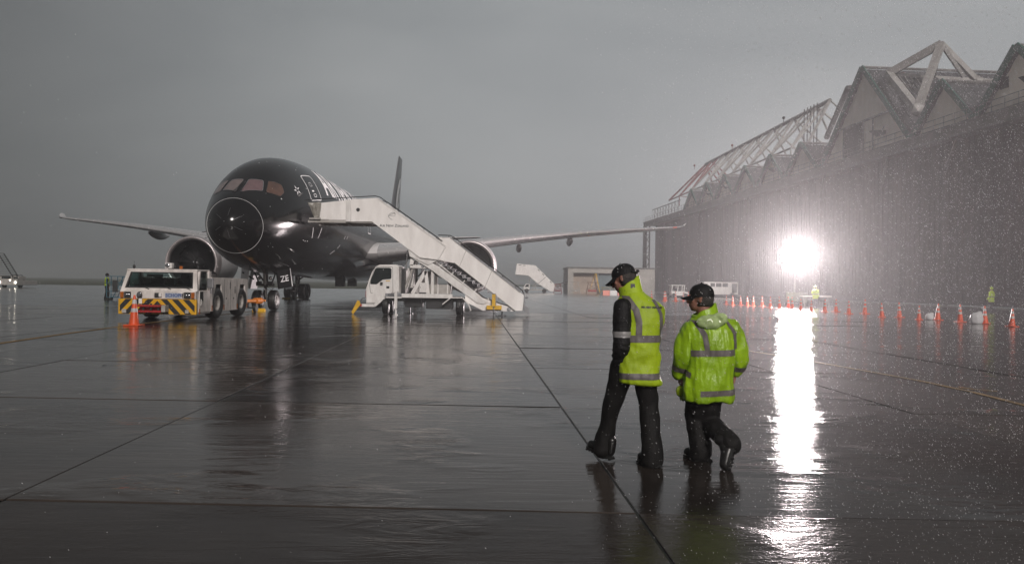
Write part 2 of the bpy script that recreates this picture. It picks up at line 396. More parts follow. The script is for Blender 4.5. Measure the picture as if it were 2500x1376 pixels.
# sliding door leaves, each a ribbed sheet; every second one runs on the outer track
edges = [34, 46, 58.5, 71.5, 82.5, 96, 108, 120, 132, 144, 156, 168, 175.5]
for k, (ya, yb) in enumerate(zip(edges, edges[1:])):
    bm = bmesh.new(); x0 = 0.60 if k % 2 else 0.80
    n = int((yb - ya) / 0.75); pts = []
    for i in range(n):
        s = (yb - ya) / n; y = ya + i * s
        pts += [(y, x0), (y + s * 0.62, x0), (y + s * 0.72, x0 - 0.05), (y + s * 0.9, x0 - 0.05)]
    pts.append((yb, x0))
    lo = [bm.verts.new((x, y, 0.15)) for y, x in pts]; hi = [bm.verts.new((x, y, EAVE + 0.1)) for y, x in pts]
    for i in range(len(pts) - 1): bm.faces.new((lo[i], lo[i + 1], hi[i + 1], hi[i]))
    b0 = [bm.verts.new((x0 + 0.3, y, z)) for y in (ya, yb) for z in (0.15, EAVE + 0.1)]
    bm.faces.new((b0[0], b0[1], hi[0], lo[0])); bm.faces.new((b0[2], lo[-1], hi[-1], b0[3]))
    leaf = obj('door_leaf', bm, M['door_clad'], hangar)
    bm = bmesh.new(); beam(bm, (x0 - 0.1, ya + 0.2, 0.1), (x0 - 0.1, ya + 0.2, EAVE - 0.05), 0.22, 0.3)
    box(bm, x0 - 0.14, x0 - 0.02, ya + 0.45, yb - 0.05, 0.16, 0.6)
    obj('door_frame', bm, M['door_clad'], leaf)
    if k in (2, 3, 4, 5, 7):
        bm = bmesh.new(); beam(bm, (-0.9, ya - 3.4, EAVE - 0.1), (x0 - 0.35, ya, EAVE - 2.4), 0.22); obj('eave_brace', bm, M['steel'], hangar)
bm = bmesh.new(); box(bm, -0.35, 1.4, 20, 178, 0.0, 0.09); obj('door_track', bm, M['steel'], hangar)
# eave fascia and soffit
bm = bmesh.new(); box(bm, -1.15, -0.75, 20, 179.6, EAVE, TOPF); box(bm, -0.745, 1.5, 20, 179.6, EAVE + 0.15, EAVE + 0.35); obj('fascia', bm, M['fascia'], hangar)
bm = bmesh.new(); box(bm, -1.3, -0.7, 20, 179.8, TOPF + 0.003, TOPF + 0.12); box(bm, -1.25, -1.152, 20, 179.7, EAVE - 0.12, EAVE + 0.08); obj('fascia_trim', bm, M['steel'], hangar)
# walkway railing, one length per bay
for k in range(17):
    ya = 22 + k * 9.3; bm = bmesh.new()
    for i in range(7):
        y = ya + i * 9.3 / 6; cyl(bm, (-0.95, y, TOPF + 0.1), (-0.95, y, TOPF + 1.15), 0.028, n=5)
    for z in (0.6, 1.13): cyl(bm, (-0.95, ya, TOPF + z), (-0.95, ya + 9.3, TOPF + z), 0.03, n=5)
    obj('railing', bm, M['steel'], hangar)
gables = [(42.9, 4.7, 20.5), (52.4, 4.7, 20.5), (61.9, 4.8, 20.75), (71.4, 4.6, 20.4), (85.4, 9.3, 25.5), (100.3, 4.8, 19.9), (110.0, 4.8, 19.9), (119.6, 4.7, 19.75), (128.7, 4.5, 19.7), (137.6, 4.4, 19.5), (146.5, 4.4, 19.4)]
for k, (yc, hw, za) in enumerate(gables):
    zb = TOPF
    gb = empty('roof_bay', parent=hangar)
    bm = bmesh.new()
    # ribbed pale cladding: vertical strips
    n = int(2 * hw / 0.5); pts = []
    for i in range(n + 1):
        y = yc - hw + 2 * hw * i / n; zt = zb + (za - zb) * (1 - abs(y - yc) / hw); pts.append((y, zt, 0.0 if i % 2 else 0.06))
    lo = [bm.verts.new((x, y, zb - 0.1)) for y, z, x in pts]; hi = [bm.verts.new((x, y, z - 0.15)) for y, z, x in pts]
    for i in range(n): bm.faces.new((lo[i], lo[i + 1], hi[i + 1], hi[i]))
    obj('gable_wall', bm, M['gable_clad'], gb)
    for s in (-1, 1):
        bm = bmesh.new(); L = math.hypot(hw, za - zb); nr = int(L / 0.6)
        e0 = Vector((0, yc + s * hw, zb)); e1 = Vector((0, yc, za)); nrm = Vector((0, s * (za - zb), hw)).normalized()
        nx = 40; xs = (-0.35, 42)
        for i in range(int((xs[1] - xs[0]) / 0.9)):
            xa = xs[0] + i * 0.9
            q = [bm.verts.new((xa + d, *(e + nrm * hgt)[1:])) for d, hgt in ((0, 0.0), (0.74, 0.0), (0.78, 0.035), (0.9, 0.035)) for e in (e0, e1)]
            for a in (0, 2, 4): bm.faces.new((q[a], q[a + 1], q[a + 3], q[a + 2]))
            
        obj('roof_slope', bm, M['roof_sheet'], gb)
        bm = bmesh.new(); off = nrm * 0.12
        beam(bm, Vector((-0.42, yc + s * hw, zb + 0.1)) + off, Vector((-0.42, yc, za + 0.1)) + off, 0.14, 0.55)
        obj('barge_board', bm, M['green_trim'], gb)
    bm = bmesh.new(); cyl(bm, (-0.4, yc, za + 0.22), (42, yc, za + 0.22), 0.16, n=6); obj('ridge_cap', bm, M['steel'], gb)
    if k in (2, 4, 6, 8, 9):
        bm = bmesh.new(); yl = yc - hw * 0.42
        prism(bm, [(-1.3, 18.0), (-0.05, 18.0), (-0.05, 17.6), (-0.5, 17.45)], yl - 0.55, yl + 0.55); beam(bm, (-0.3, yl, 17.9), (0.1, yl, 18.6), 0.08)
        obj('eave_lamp', bm, M['darkmetal'], gb)
# features of the tall gable: doorway, lintel line
bm = bmesh.new(); box(bm, -0.06, 0.3, 85.6, 89.6, TOPF + 0.02, 19.7); obj('loading_door', bm, M['interior'], hangar)
bm = bmesh.new(); box(bm, -0.16, -0.065, 79.6, 91.2, 19.72, 19.95); obj('lintel', bm, M['steel'], hangar)
bm = bmesh.new()
for y in (83.5, 85.45, 89.75):
    bm = bmesh.new(); box(bm, -0.12, -0.02, y - 0.1, y + 0.1, TOPF + 0.02, 19.7); obj('mullion', bm, M['steel'], hangar)
bm = bmesh.new(); box(bm, -0.08, 0.2, 63.2, 64.1, 18.0, 18.9); obj('louvre', bm, M['interior'], hangar)
bm = bmesh.new(); box(bm, -0.08, 0.2, 140.3, 141.4, 16.1, 18.2); obj('access_door', bm, M['interior'], hangar)
# far end: corner post, ladder bracing and open gantry
bm = bmesh.new()
beam(bm, (-0.9, 179.2, 0), (-0.9, 179.2, EAVE), 0.75, 0.75)
obj('corner_post', bm, M['steel'], hangar)
bm = bmesh.new(); beam(bm, (-0.6, 176.2, 0), (-0.6, 176.2, EAVE), 0.28)
for k in range(7):
    z = 1 + k * 2; beam(bm, (-0.6, 176.3, z), (-0.85, 178.9, z + (2 if k % 2 else -0)), 0.13); beam(bm, (-0.6, 176.3, z + 1.9), (-0.85, 178.9, z), 0.1)
obj('post_bracing', bm, M['steel'], hangar)
bm = bmesh.new()
for i in range(9):
    y = 153 + i * 2.2; beam(bm, (-0.9, y, TOPF), (-0.9, y, 18.2), 0.1); beam(bm, (-0.9, y, TOPF + 0.6), (-0.9, y + 2.2, 18.1), 0.07)
beam(bm, (-0.9, 151.5, 18.2), (-0.9, 172.5, 18.2), 0.14)
obj('gantry', bm, M['steel'], hangar)
bm = bmesh.new(); box(bm, 0.8, 40, 175.6, 176.0, 0, EAVE); obj('end_wall', bm, M['door_clad'], hangar)
bm = bmesh.new(); box(bm, 1.6, 42, 20, 175.5, EAVE + 0.36, TOPF - 0.02); obj('roof_deck', bm, M['roof_sheet'], hangar)
# roof truss running over the ridges
truss = empty('roof_truss', parent=hangar)
TA, TB = 117.5, 184.0
def member(name, p0, p1, r, m):
    bm = bmesh.new(); cyl(bm, p0, p1, r, n=8); return obj(name, bm, m, truss, sm=True)
NT = 8
ys = [TA + (TB - TA) * i / NT for i in range(NT + 1)]
zt = lambda y: 30.0 - 1.0 * (y - TA) / (TB - TA)
zbm = lambda y: 22.6 - 0.9 * (y - TA) / (TB - TA)
for i in range(NT):
    ya, yb = ys[i], ys[i + 1]; mm = M['steel_red'] if i >= NT - 2 else M['steel_pale']; ym = (ya + yb) / 2
    if i < NT - 1: member('top_chord', (12, ya, zt(ya)), (12, yb, zt(yb)), 0.34, M['steel'])
    for x in (6, 18): member('bottom_chord', (x, ya, zbm(ya)), (x, yb, zbm(yb)), 0.17, mm)
    for x in (6, 18):
        member('truss_brace', (x, ya, zbm(ya)), (12, ym if i < NT - 1 else ya, zt(ym)), 0.17, mm)
        if i < NT - 1: member('truss_brace', (x, yb, zbm(yb)), (12, ym, zt(ym)), 0.17, mm)
        else: member('truss_brace', (x, yb, zbm(yb)), (12, ya, zt(ya)), 0.2, M['steel_red'])
        if x < 10: member('truss_post', (x, ya, zbm(ya)), (12, ya, zt(ya)), 0.16, mm)
        member('truss_stub', (x, ya, 19.6), (x, ya, zbm(ya)), 0.11, mm)
    member('truss_tie', (6, ya, zbm(ya)), (18, yb, zbm(yb)), 0.09, mm)
for i in (2, 5, 8):
    bm = bmesh.new(); y = ys[i]; cyl(bm, (12, y, zt(y) + 0.2), (12, y, zt(y) + 1.2), 0.06, n=6); bmesh.ops.create_uvsphere(bm, u_segments=8, v_segments=6, radius=0.28, matrix=Matrix.Translation((12, y, zt(y) + 1.1)))
    obj('obstruction_lamp', bm, M['steel_red'] if i != 2 else M['darkmetal'], truss)
for k in range(5):
    y = 118.5 + k * 1.1; member('cable_riser', (10.5, y, 21.0), (10.5, y, 29.8), 0.09, M['darkmetal'])
# big end frame behind the tall gable
frm = empty('end_frame', parent=hangar); truss = frm
def bigm(name, p0, p1, w, m=None):
    bm = bmesh.new(); beam(bm, p0, p1, w, w); return obj(name, bm, m or M['steel_pale'], frm)
Pk, N1, N2, N3 = (5.3, 80.2, 26.9), (0.8, 82.2, 24.2), (0.2, 76.0, 19.0), (9.4, 80.2, 23.1)
Q, V2 = (7.5, 84.8, 24.7), (6.5, 78.5, 18.6)
bigm('frame_beam', N1, Pk, 0.75, M['steel']); bigm('frame_beam', Pk, N2, 0.62); bigm('frame_beam', N1, N2, 0.68); bigm('frame_beam', Pk, N3, 0.5)
bigm('frame_beam', N1, Q, 0.32); bigm('frame_beam', Q, Pk, 0.28, M['steel']); bigm('frame_beam', Q, (16, 81, 23.4), 0.34); bigm('frame_beam', Pk, (7.4, 79.6, 23.4), 0.34, M['steel'])
bigm('frame_beam', N2, (6.0, 74.5, 20.5), 0.45); bigm('frame_beam', N3, (6.5, 76.5, 21.2), 0.34); bigm('frame_beam', N3, (14.5, 73.0, 21.6), 0.34)
bigm('frame_beam', (6, 106.4, 22.0), (6, 100.6, 27.5), 0.5, M['steel']); bigm('frame_beam', (7.2, 104.6, 22.2), (7.2, 99.6, 27.2), 0.28); bigm('frame_beam', (6, 100.6, 27.5), (6, 90, 25.2), 0.5, M['steel'])
bigm('frame_beam', (12, 117.5, 30.0), (6.2, 112.5, 22.2), 0.3); bigm('frame_beam', (12, 117.5, 30.0), (16, 110.5, 22.2), 0.22)
for t in (0.2, 0.32, 0.44, 0.56, 0.68): bigm('frame_rung', Vector(N1).lerp(Vector(Q), t), Vector(N2).lerp(Vector(V2), t), 0.12, M['steel'])
bm = bmesh.new(); bmesh.ops.create_icosphere(bm, subdivisions=1, radius=0.7, matrix=Matrix.Translation(N2)); obj('frame_node', bm, M['steel_pale'], frm)
bm = bmesh.new(); bmesh.ops.create_icosphere(bm, subdivisions=1, radius=0.65, matrix=Matrix.Translation(N3)); obj('frame_node', bm, M['steel_pale'], frm)
# ================================================================ floodlight tower in front of the hangar
lt = tag(empty('light_tower', (23.6, 65, 0)), 'blazing floodlight tower standing before the hangar doors, beaming at the camera', 'light tower')
bm = bmesh.new(); bbox(bm, -0.9, 0.9, -0.55, 0.55, 0.35, 1.15, 0.05); obj('generator_body', bm, M['darkmetal'], lt)
bm = bmesh.new(); cyl(bm, (0, 0, 1.1), (0, 0, 2.6), 0.08); cyl(bm, (0, 0, 2.5), (0, 0, 3.9), 0.055); beam(bm, (-1.3, 0, 3.7), (1.3, 0, 3.7), 0.08); obj('mast', bm, M['greymetal'], lt, sm=True)
for s in (-1, 1):
    bm = bmesh.new(); cyl(bm, (s * 0.75 - 0.1, 0, 0.33), (s * 0.75 + 0.1, 0, 0.33), 0.33, n=16); obj('wheel', bm, M['rubber'], lt, sm=True)
M['lens'] = mat('lit_floodlight_lens', (1, 1, 1), 0.3, emit=(1.0, 0.97, 0.94), estr=260)
FLOOD_AT = Vector((-0.36, -0.93, -0.06))
for sx in (-0.97, -0.33, 0.33, 0.97):
    for sz in (3.9, 4.45):
        hd = bmesh.new(); bbox(hd, sx - 0.27, sx + 0.27, -0.1, 0.16, sz - 0.27, sz + 0.27, 0.03); 
        h_ = obj('lamp_head', hd, M['greymetal'], lt)
        ln = bmesh.new(); box(ln, sx - 0.22, sx + 0.22, -0.125, -0.105, sz - 0.22, sz + 0.22); obj('lens', ln, M['lens'], h_)
sp = bpy.data.lights.new('floodlight_beam', 'SPOT'); sp.energy = 72000; sp.spot_size = R(150); sp.spot_blend = 0.6; sp.shadow_soft_size = 0.6; sp.color = (1.0, 0.865, 0.865)
so = bpy.data.objects.new('floodlight_beam', sp); COL.objects.link(so); so.parent = lt; so.location = (0, -0.8, 4.18)
so.rotation_euler = (-FLOOD_AT).to_track_quat('Z', 'Y').to_euler()
# ================================================================ airliner
FT = [(0, 3.95, 3.95, 0), (0.15, 4.42, 3.50, 0.46), (0.5, 4.84, 3.13, 0.86), (1.0, 5.20, 2.82, 1.20), (2.0, 5.80, 2.42, 1.66), (3.0, 6.44, 2.16, 2.01), (4.0, 7.02, 1.99, 2.26),
      (5.0, 7.44, 1.89, 2.44), (6.0, 7.71, 1.84, 2.57), (8.0, 7.94, 1.79, 2.76), (10.0, 8.00, 1.78, 2.86), (13.0, 8.00, 1.78, 2.885), (44.0, 8.00, 1.78, 2.885),
      (48.0, 8.00, 2.25, 2.80), (52.0, 7.96, 3.20, 2.45), (56.0, 7.80, 4.30, 1.85), (60.0, 7.40, 5.45, 1.05), (62.0, 6.95, 6.2, 0.45)]
def fus(s):
    """top, bottom, half width at station s (monotone cubic in sqrt(s))"""
    u = math.sqrt(max(0, min(s, 62.0)))
    xs = [math.sqrt(a[0]) for a in FT]
    i = max(0, min(len(xs) - 2, next((k for k in range(len(xs) - 1) if u <= xs[k + 1]), len(xs) - 2)))
    res = []
    for c in (1, 2, 3):
        def slope(k):
            if k <= 0: return (FT[1][c] - FT[0][c]) / (xs[1] - xs[0])
            if k >= len(xs) - 1: return (FT[k][c] - FT[k - 1][c]) / (xs[k] - xs[k - 1])
            a = (FT[k][c] - FT[k - 1][c]) / (xs[k] - xs[k - 1]); b = (FT[k + 1][c] - FT[k][c]) / (xs[k + 1] - xs[k])
            return 0 if a * b <= 0 else 2 * a * b / (a + b)
        h = xs[i + 1] - xs[i]; t = (u - xs[i]) / h; m0, m1 = slope(i) * h, slope(i + 1) * h; y0, y1 = FT[i][c], FT[i + 1][c]
        res.append((2 * t**3 - 3 * t**2 + 1) * y0 + (t**3 - 2 * t**2 + t) * m0 + (-2 * t**3 + 3 * t**2) * y1 + (t**3 - t**2) * m1)
    return res
def fpt(s, phi, off=0.0):
    """point on the skin, phi in degrees from the crown towards the port side"""
    t, b, w = fus(s); zc, h = (t + b) / 2, (t - b) / 2; p = math.radians(phi)
    x, z = w * math.sin(p), zc + h * math.cos(p)
    if off:
        n = math.hypot(math.sin(p) * h, math.cos(p) * w) or 1
        t2, b2, w2 = fus(s + 0.05); ds = ((w2 - w) * abs(math.sin(p)) + ((t2 - b2) / 2 - h) * abs(math.cos(p))) / 0.05
        k = 1 / math.sqrt(1 + ds * ds)
        x += off * math.sin(p) * h / n * k; z += off * math.cos(p) * w / n * k
        return (x, s - 5.9 - off * ds * k, z)
    return (x, s - 5.9, z)
M['skin'] = mat('black_gloss_paint', (0.006, 0.006, 0.0065), 0.16, spec=0.5, coat=0.0, bump=0.03, bscale=1.2)
M['rad'] = mat('black_radome_paint', (0.008, 0.008, 0.009), 0.20, spec=0.5)
M['mark'] = mat('white_marking', (0.84, 0.84, 0.84), 0.4)
M['winggrey'] = mat('wing_grey_paint', (0.62, 0.60, 0.60), 0.38, dirt=(0.52, 0.50, 0.50), vscale=0.6)
M['nacelle'] = mat('nacelle_grey_paint', (0.74, 0.73, 0.74), 0.36, dirt=(0.64, 0.63, 0.64), vscale=0.5)
M['slat'] = mat('slat_metal', (0.62, 0.60, 0.60), 0.25, 0.55, var=0.08)
M['lip'] = mat('bare_metal_lip', (0.55, 0.50, 0.50), 0.34, 0.7, var=0.12, vscale=1.5)
M['fan'] = mat('dark_titanium_fan', (0.025, 0.025, 0.027), 0.35, 0.7)
M['duct'] = mat('dark_intake_liner', (0.035, 0.033, 0.034), 0.5)
M['pane_pink'] = mat('cockpit_pane_blind', (0.15, 0.095, 0.10), 0.08, spec=0.8, var=0.18, vscale=3)
M['pane_brown'] = mat('cockpit_side_pane', (0.085, 0.045, 0.032), 0.08, spec=0.8, var=0.3, vscale=2)
M['pane_grey'] = mat('cockpit_left_pane', (0.17, 0.135, 0.13), 0.08, spec=0.8, var=0.15, vscale=3)
M['strut'] = mat('gear_strut_grey', (0.30, 0.29, 0.28), 0.35, 0.4, var=0.25)
M['rim'] = mat('white_wheel_rim', (0.55, 0.53, 0.52), 0.35)
plane = tag(empty('airliner', (-12.42, 39.3, 0), R(1.3)), 'large black jet airliner with grey wings, nose towards the camera, stairs at its door', 'airliner')
# fuselage skin
def loft(bm, rings, cap0=True, cap1=True, mi=0, closed=True):
    vr = [[bm.verts.new(p) for p in r_] for r_ in rings]
    n = len(vr[0])
    for A, B in zip(vr, vr[1:]):
        for i in range(n if closed else n - 1):
            bm.faces.new((A[i], A[(i + 1) % n], B[(i + 1) % n], B[i])).material_index = mi
    if cap0: bm.faces.new(vr[0][::-1]).material_index = mi
    if cap1: bm.faces.new(vr[-1]).material_index = mi
    return vr
NS = 64
st = [0.002, 0.03, 0.08, 0.15, 0.25, 0.36, 0.5, 0.66, 0.84, 1.05, 1.3, 1.6, 1.9, 2.2, 2.6, 3.0, 3.4, 3.8, 4.2, 4.7, 5.2, 5.8, 6.4, 7, 8, 9, 10, 11.5, 13] + [15 + 2 * k for k in range(15)] + [44, 45, 46, 48, 50, 52, 54, 56, 58, 60, 61, 62]
bm = bmesh.new()
loft(bm, [[fpt(s, 360 * k / NS) for k in range(NS)] for s in st])
obj('fuselage', bm, M['skin'], plane, sm=60)

def skin(name, polys, m, parent, off=0.012, cut_s=0.5, cut_p=5.0, inset=None):
    bm = bmesh.new()
    for poly in polys: bm.faces.new([bm.verts.new((s, p, 0)) for s, p in poly])
    return skin_bm(name, bm, m, parent, off, cut_s, cut_p)
def skin_bm(name, bm, m, parent, off=0.012, cut_s=0.5, cut_p=5.0):
    s0 = min(v.co.x for v in bm.verts); s1 = max(v.co.x for v in bm.verts); p0 = min(v.co.y for v in bm.verts); p1 = max(v.co.y for v in bm.verts)
    k = math.ceil(s0 / cut_s) * cut_s
    while k < s1: bmesh.ops.bisect_plane(bm, geom=bm.verts[:] + bm.edges[:] + bm.faces[:], plane_co=(k, 0, 0), plane_no=(1, 0, 0)); k += cut_s
    k = math.ceil(p0 / cut_p) * cut_p
    while k < p1: bmesh.ops.bisect_plane(bm, geom=bm.verts[:] + bm.edges[:] + bm.faces[:], plane_co=(0, k, 0), plane_no=(0, 1, 0)); k += cut_p
    for v in bm.verts: v.co = Vector(fpt(max(v.co.x, 0.003), v.co.y, off))
    return obj(name, bm, m, parent, sm='keep')
def rounded(poly, r_=0.25, n=4):
    """round the corners of a 2-D polygon, r_ as a share of the shorter side"""
    out_ = []
    for i, p in enumerate(poly):
        a, b = Vector(poly[i - 1]), Vector(poly[(i + 1) % len(poly)]); p = Vector(p)
        A = p.lerp(a, r_); B = p.lerp(b, r_)
        for k in range(n + 1):
            t = k / n; out_.append(tuple((1 - t) ** 2 * A + 2 * t * (1 - t) * p + t * t * B))
    return out_
def outline(poly, w_s, w_p):
    """band quads along a closed polygon in (s, phi); widths given separately for both axes"""
    q = []; c = Vector((sum(p[0] for p in poly) / len(poly), sum(p[1] for p in poly) / len(poly)))
    def inn(p):
        d = Vector(p) - c; ln = math.hypot(d.x / w_s, d.y / w_p) or 1; return (p[0] - d.x / ln, p[1] - d.y / ln)
    for i in range(len(poly)):
        a, b = poly[i], poly[(i + 1) % len(poly)]; q.append([a, b, inn(b), inn(a)])
    return q
for sg, mt in ((1, M['pane_pink']), (-1, M['pane_grey'])):
    w1 = rounded([(1.36, sg * 4.0), (2.04, sg * 33), (2.76, sg * 22.5), (2.56, sg * 3.0)], 0.13)
    fr = skin('window_frame', outline([(a + (0.0), b) for a, b in w1], 0.05, 1.2), M['greymetal'] if sg < 0 else M['greymetal'], plane, 0.012, 0.2, 4)
    skin('cockpit_pane', [w1], mt, fr, 0.010, 0.2, 4)
    w2 = rounded([(2.10, sg * 37), (2.62, sg * 54.5), (3.06, sg * 53), (3.28, sg * 43), (3.10, sg * 34), (2.86, sg * 27.0)], 0.18)
    fr = skin('window_frame', outline(w2, 0.025, 0.7), M['darkmetal'], plane, 0.012, 0.2, 4)
    skin('cockpit_pane', [w2], M['pane_brown'] if sg > 0 else M['pane_grey'], fr, 0.010, 0.2, 4)
# wipers at the foot of the windscreen
for sg in (-1, 1):
    bm = bmesh.new(); tube(bm, [fpt(1.30, sg * 9, 0.05), fpt(1.6, sg * 4, 0.06), fpt(2.3, sg * 1.6, 0.06)], 0.018, n=5); obj('wiper', bm, M['black'], plane)
# radome seam
bm = bmesh.new(); seam = []
for k in range(73):
    ph = 5 * k; seam.append(fpt(0.86 + 0.20 * (1 - math.cos(R(ph))) , ph, 0.006))
bm = bmesh.new(); tube(bm, seam, 0.006, n=5, cap=False); obj('radome_seam', bm, M['mark'], plane)
for ph in (5, 62, -55, 118, -120, 175):
    skin('lightning_strip', [[(0.02, ph - 6), (0.02, ph + 6), (0.3, ph + 0.7), (0.3, ph - 0.7)]] if False else [[(0.07, ph - 0.8), (0.07, ph + 0.8), (0.30, ph + 0.35), (0.30, ph - 0.35)]], M['greymetal'], plane, 0.006, 0.1, 3)
# forward passenger door
dr = rounded([(5.2, 74), (6.75, 74), (6.75, 46), (5.35, 44.5)], 0.12)
d_ = skin('door_outline', outline(dr, 0.055, 1.1), M['mark'], plane, 0.010, 0.4, 4)
skin('door_window', outline(rounded([(5.75, 59), (6.1, 59), (6.1, 54.5), (5.75, 54.5)], 0.3), 0.02, 0.4), M['mark'], d_, 0.012, 0.4, 4)
skin('door_handle', outline(rounded([(5.75, 70.5), (6.15, 70.5), (6.15, 67), (5.75, 67)], 0.4), 0.035, 0.7), M['mark'], d_, 0.014, 0.4, 4)
skin('door_placard', [[(5.72, 64.8), (6.0, 64.8), (6.0, 63.2), (5.72, 63.2)]], M['mark'], d_, 0.012, 0.4, 4)
dr2 = rounded([(19.5, 92), (20.6, 92), (20.6, 62), (19.5, 62)], 0.12)
skin('door_outline', outline(dr2, 0.05, 1.0), M['mark'], plane, 0.010, 0.4, 4)
# five-pointed emblem beside the door
for k in range(5):
    t = R(90 + 72 * k); c = Vector((4.12, 58.3)); rr_, rp = 0.30, 6.6
    P_ = lambda a, q: (c.x + math.cos(a) * rr_ * q, c.y - math.sin(a) * rp * q)
    skin('emblem_blade', [[P_(t, 1.0), P_(t + 0.50, 0.42), P_(t - 0.32, 0.30)]], M['mark'], plane, 0.012, 0.4, 4)
# airline name along the crown, on both sides
for sg in (1, -1):
    t = text_bm('AIR NEW ZEALAND', 1.0, bold=0.02, spacing=1.02)
    xs = [v.co.x for v in t.verts]; ysx = [v.co.y for v in t.verts]; W = max(xs) - min(xs); H = max(ysx); x0 = min(xs)
    LEN = 17.5
    for v in t.verts:
        u = (v.co.x - x0) / W
        v.co = Vector((8.0 + u * LEN if sg > 0 else 8.0 + LEN - u * LEN, sg * (66 - v.co.y / H * 33), 0))
    skin_bm('airline_name', t, M['mark'], plane, 0.010, 0.6, 4)
# hatch and jack-point outlines low on the port side
skin('hatch_outline', [[(5.35, 101), (5.39, 101), (5.62, 112), (5.56, 112)], [(6.62, 101), (6.67, 101), (6.5, 112), (6.45, 112)]], M['mark'], plane, 0.010)
for a in ([(11.80, 107.5), (11.86, 107.5), (11.96, 104), (11.90, 104)], [(12.5, 107), (12.56, 107), (12.66, 103.4), (12.6, 103.4)], [(11.0, 119), (11.06, 119), (11.4, 114.5), (11.32, 114.5)], [(10.1, 127), (10.18, 127), (10.7, 121.8), (10.62, 121.8)],
          [(22.4, 136), (22.5, 136), (24.1, 128), (24.0, 128)], [(22.0, 141), (22.12, 141), (22.7, 137), (22.58, 137)], [(4.55, 115), (4.62, 115), (4.62, 114), (4.55, 114)], [(4.8, 116), (4.88, 116), (4.88, 115), (4.8, 115)], [(5.1, 116), (5.18, 116), (5.18, 115), (5.1, 115)], [(2.6, 58.6), (2.66, 58.6), (2.66, 56.8), (2.6, 56.8)]):
    skin('skin_mark', [a], M['mark'], plane, 0.010)
for (s, p) in ((4.6, 96), (4.0, 128), (3.3, 140), (5.4, 143), (2.9, -105), (3.4, -112), (4.2, 64)):
    bm = bmesh.new(); a = Vector(fpt(s, p, 0.0)); b = Vector(fpt(s, p, 0.14)); cyl(bm, a, b, 0.03, 0.02, n=6); cyl(bm, b, b + Vector((0, -0.16, 0)), 0.018, n=6); obj('probe', bm, M['alu'], plane)
# wing-body fairing
bm = bmesh.new(); rings = []
for s in (17.5, 18.5, 20, 22, 25, 29, 33, 36, 39, 41, 42.5):
    e = math.sin(math.pi * (s - 17) / 26) ** 0.35; hw = 2.0 + 1.25 * e; bz = 1.95 - 0.42 * e; tz = 2.6 + 1.15 * e
    rings.append([(math.copysign(abs(math.cos(a)) ** 0.75, math.cos(a)) * hw, s - 5.9, (tz + bz) / 2 + math.sin(a) * (tz - bz) / 2) for a in [2 * math.pi * k / 32 for k in range(32)]])
loft(bm, rings); obj('belly_fairing', bm, M['skin'], plane, sm=60)
for s in (20.5, 25.0):
    bm = bmesh.new(); prism(bm, [(s - 5.9 - 0.1, 1.75), (s - 5.9 + 0.75, 1.75), (s - 5.9 + 0.75, 1.25), (s - 5.9 + 0.25, 1.25)], 0.75 - 0.03, 0.75 + 0.03, axis='x') if False else box(bm, 0.5, 1.1, s - 5.9, s - 5.3, 1.15, 1.75); obj('belly_drain_fairing', bm, M['black'], plane)
# wings
def foil(c, th, n=11, camber=0.02, u0=0.0, u1=1.0, off=0.0):
    up_, lo = [], []
    for i in range(n):
        u = u0 + (u1 - u0) * (1 - math.cos(math.pi * i / (n - 1))) / 2 if u0 == 0 and u1 == 1 else u0 + (u1 - u0) * (1 - math.cos(math.pi / 2 * i / (n - 1)))
        y = 5 * th * (0.2969 * math.sqrt(u) - 0.1260 * u - 0.3516 * u * u + 0.2843 * u ** 3 - 0.1015 * u ** 4)
        cb = camber * (1 - (2 * u - 0.8) ** 2)
        up_.append((u * c, (cb + y) * c + off)); lo.append((u * c, (cb - y) * c - off))
    return up_[::-1] + lo[1:]
WS = [(1.5, 20.6, 3.35, 13.2, 0.130), (3.2, 21.6, 3.45, 12.0, 0.128), (6.0, 23.5, 3.85, 9.9, 0.115), (9.7, 25.9, 4.45, 7.6, 0.105), (14, 28.8, 5.15, 6.1, 0.10), (19, 32.1, 5.85, 4.9, 0.095), (24, 35.4, 6.45, 3.7, 0.09),
      (27.3, 37.7, 6.82, 2.75, 0.085), (28.8, 39.3, 7.02, 1.9, 0.08), (29.7, 40.8, 7.30, 1.25, 0.09), (30.2, 42.0, 7.62, 0.7, 0.09)]
for sg in (1, -1):
    bm = bmesh.new(); loft(bm, [[(sg * l, s - 5.9 + x, z + y) for x, y in foil(c, t)] for l, s, z, c, t in WS]); wing = obj('wing', bm, M['winggrey'], plane, sm=50)
    bm = bmesh.new(); loft(bm, [[(sg * l, s - 5.9 + x - 0.02, z + y) for x, y in foil(c, t, 7, u1=0.10 if l < 7 else 0.14, off=0.012)] for l, s, z, c, t in WS[1:-1]], closed=False)
    obj('leading_edge_slat', bm, M['slat'], wing, sm=60)
    for l in (7.2, 13.6, 18.2) if True else ():
        s = 21.6 + (l - 3.2) * 0.66; c = 12 - (l - 3.2) * 0.42; z = 3.45 + (l - 3.2) * 0.16
        y0 = s - 5.9 + c * 0.42
        bm = bmesh.new(); rings = []
        for k in range(9):
            u = k / 8; r_ = 0.30 * math.sin(math.pi * min(1, u * 0.93 + 0.05)) ** 0.6; rings.append([(sg * l + r_ * math.cos(a) * 0.8, y0 + u * 4.2, z - 0.42 - 0.12 * math.sin(math.pi * u) + r_ * math.sin(a) * 1.25) for a in [2 * math.pi * q / 12 for q in range(12)]])
        loft(bm, rings); obj('flap_track_fairing', bm, M['winggrey'], wing, sm=60)
    bm = bmesh.new(); tube(bm, [(sg * 28.1, 32.4, 6.93), (sg * 28.5, 32.9, 7.0)], 0.06, n=6); obj('navigation_light', bm, M['orange'] if sg > 0 else M['glass'], wing)
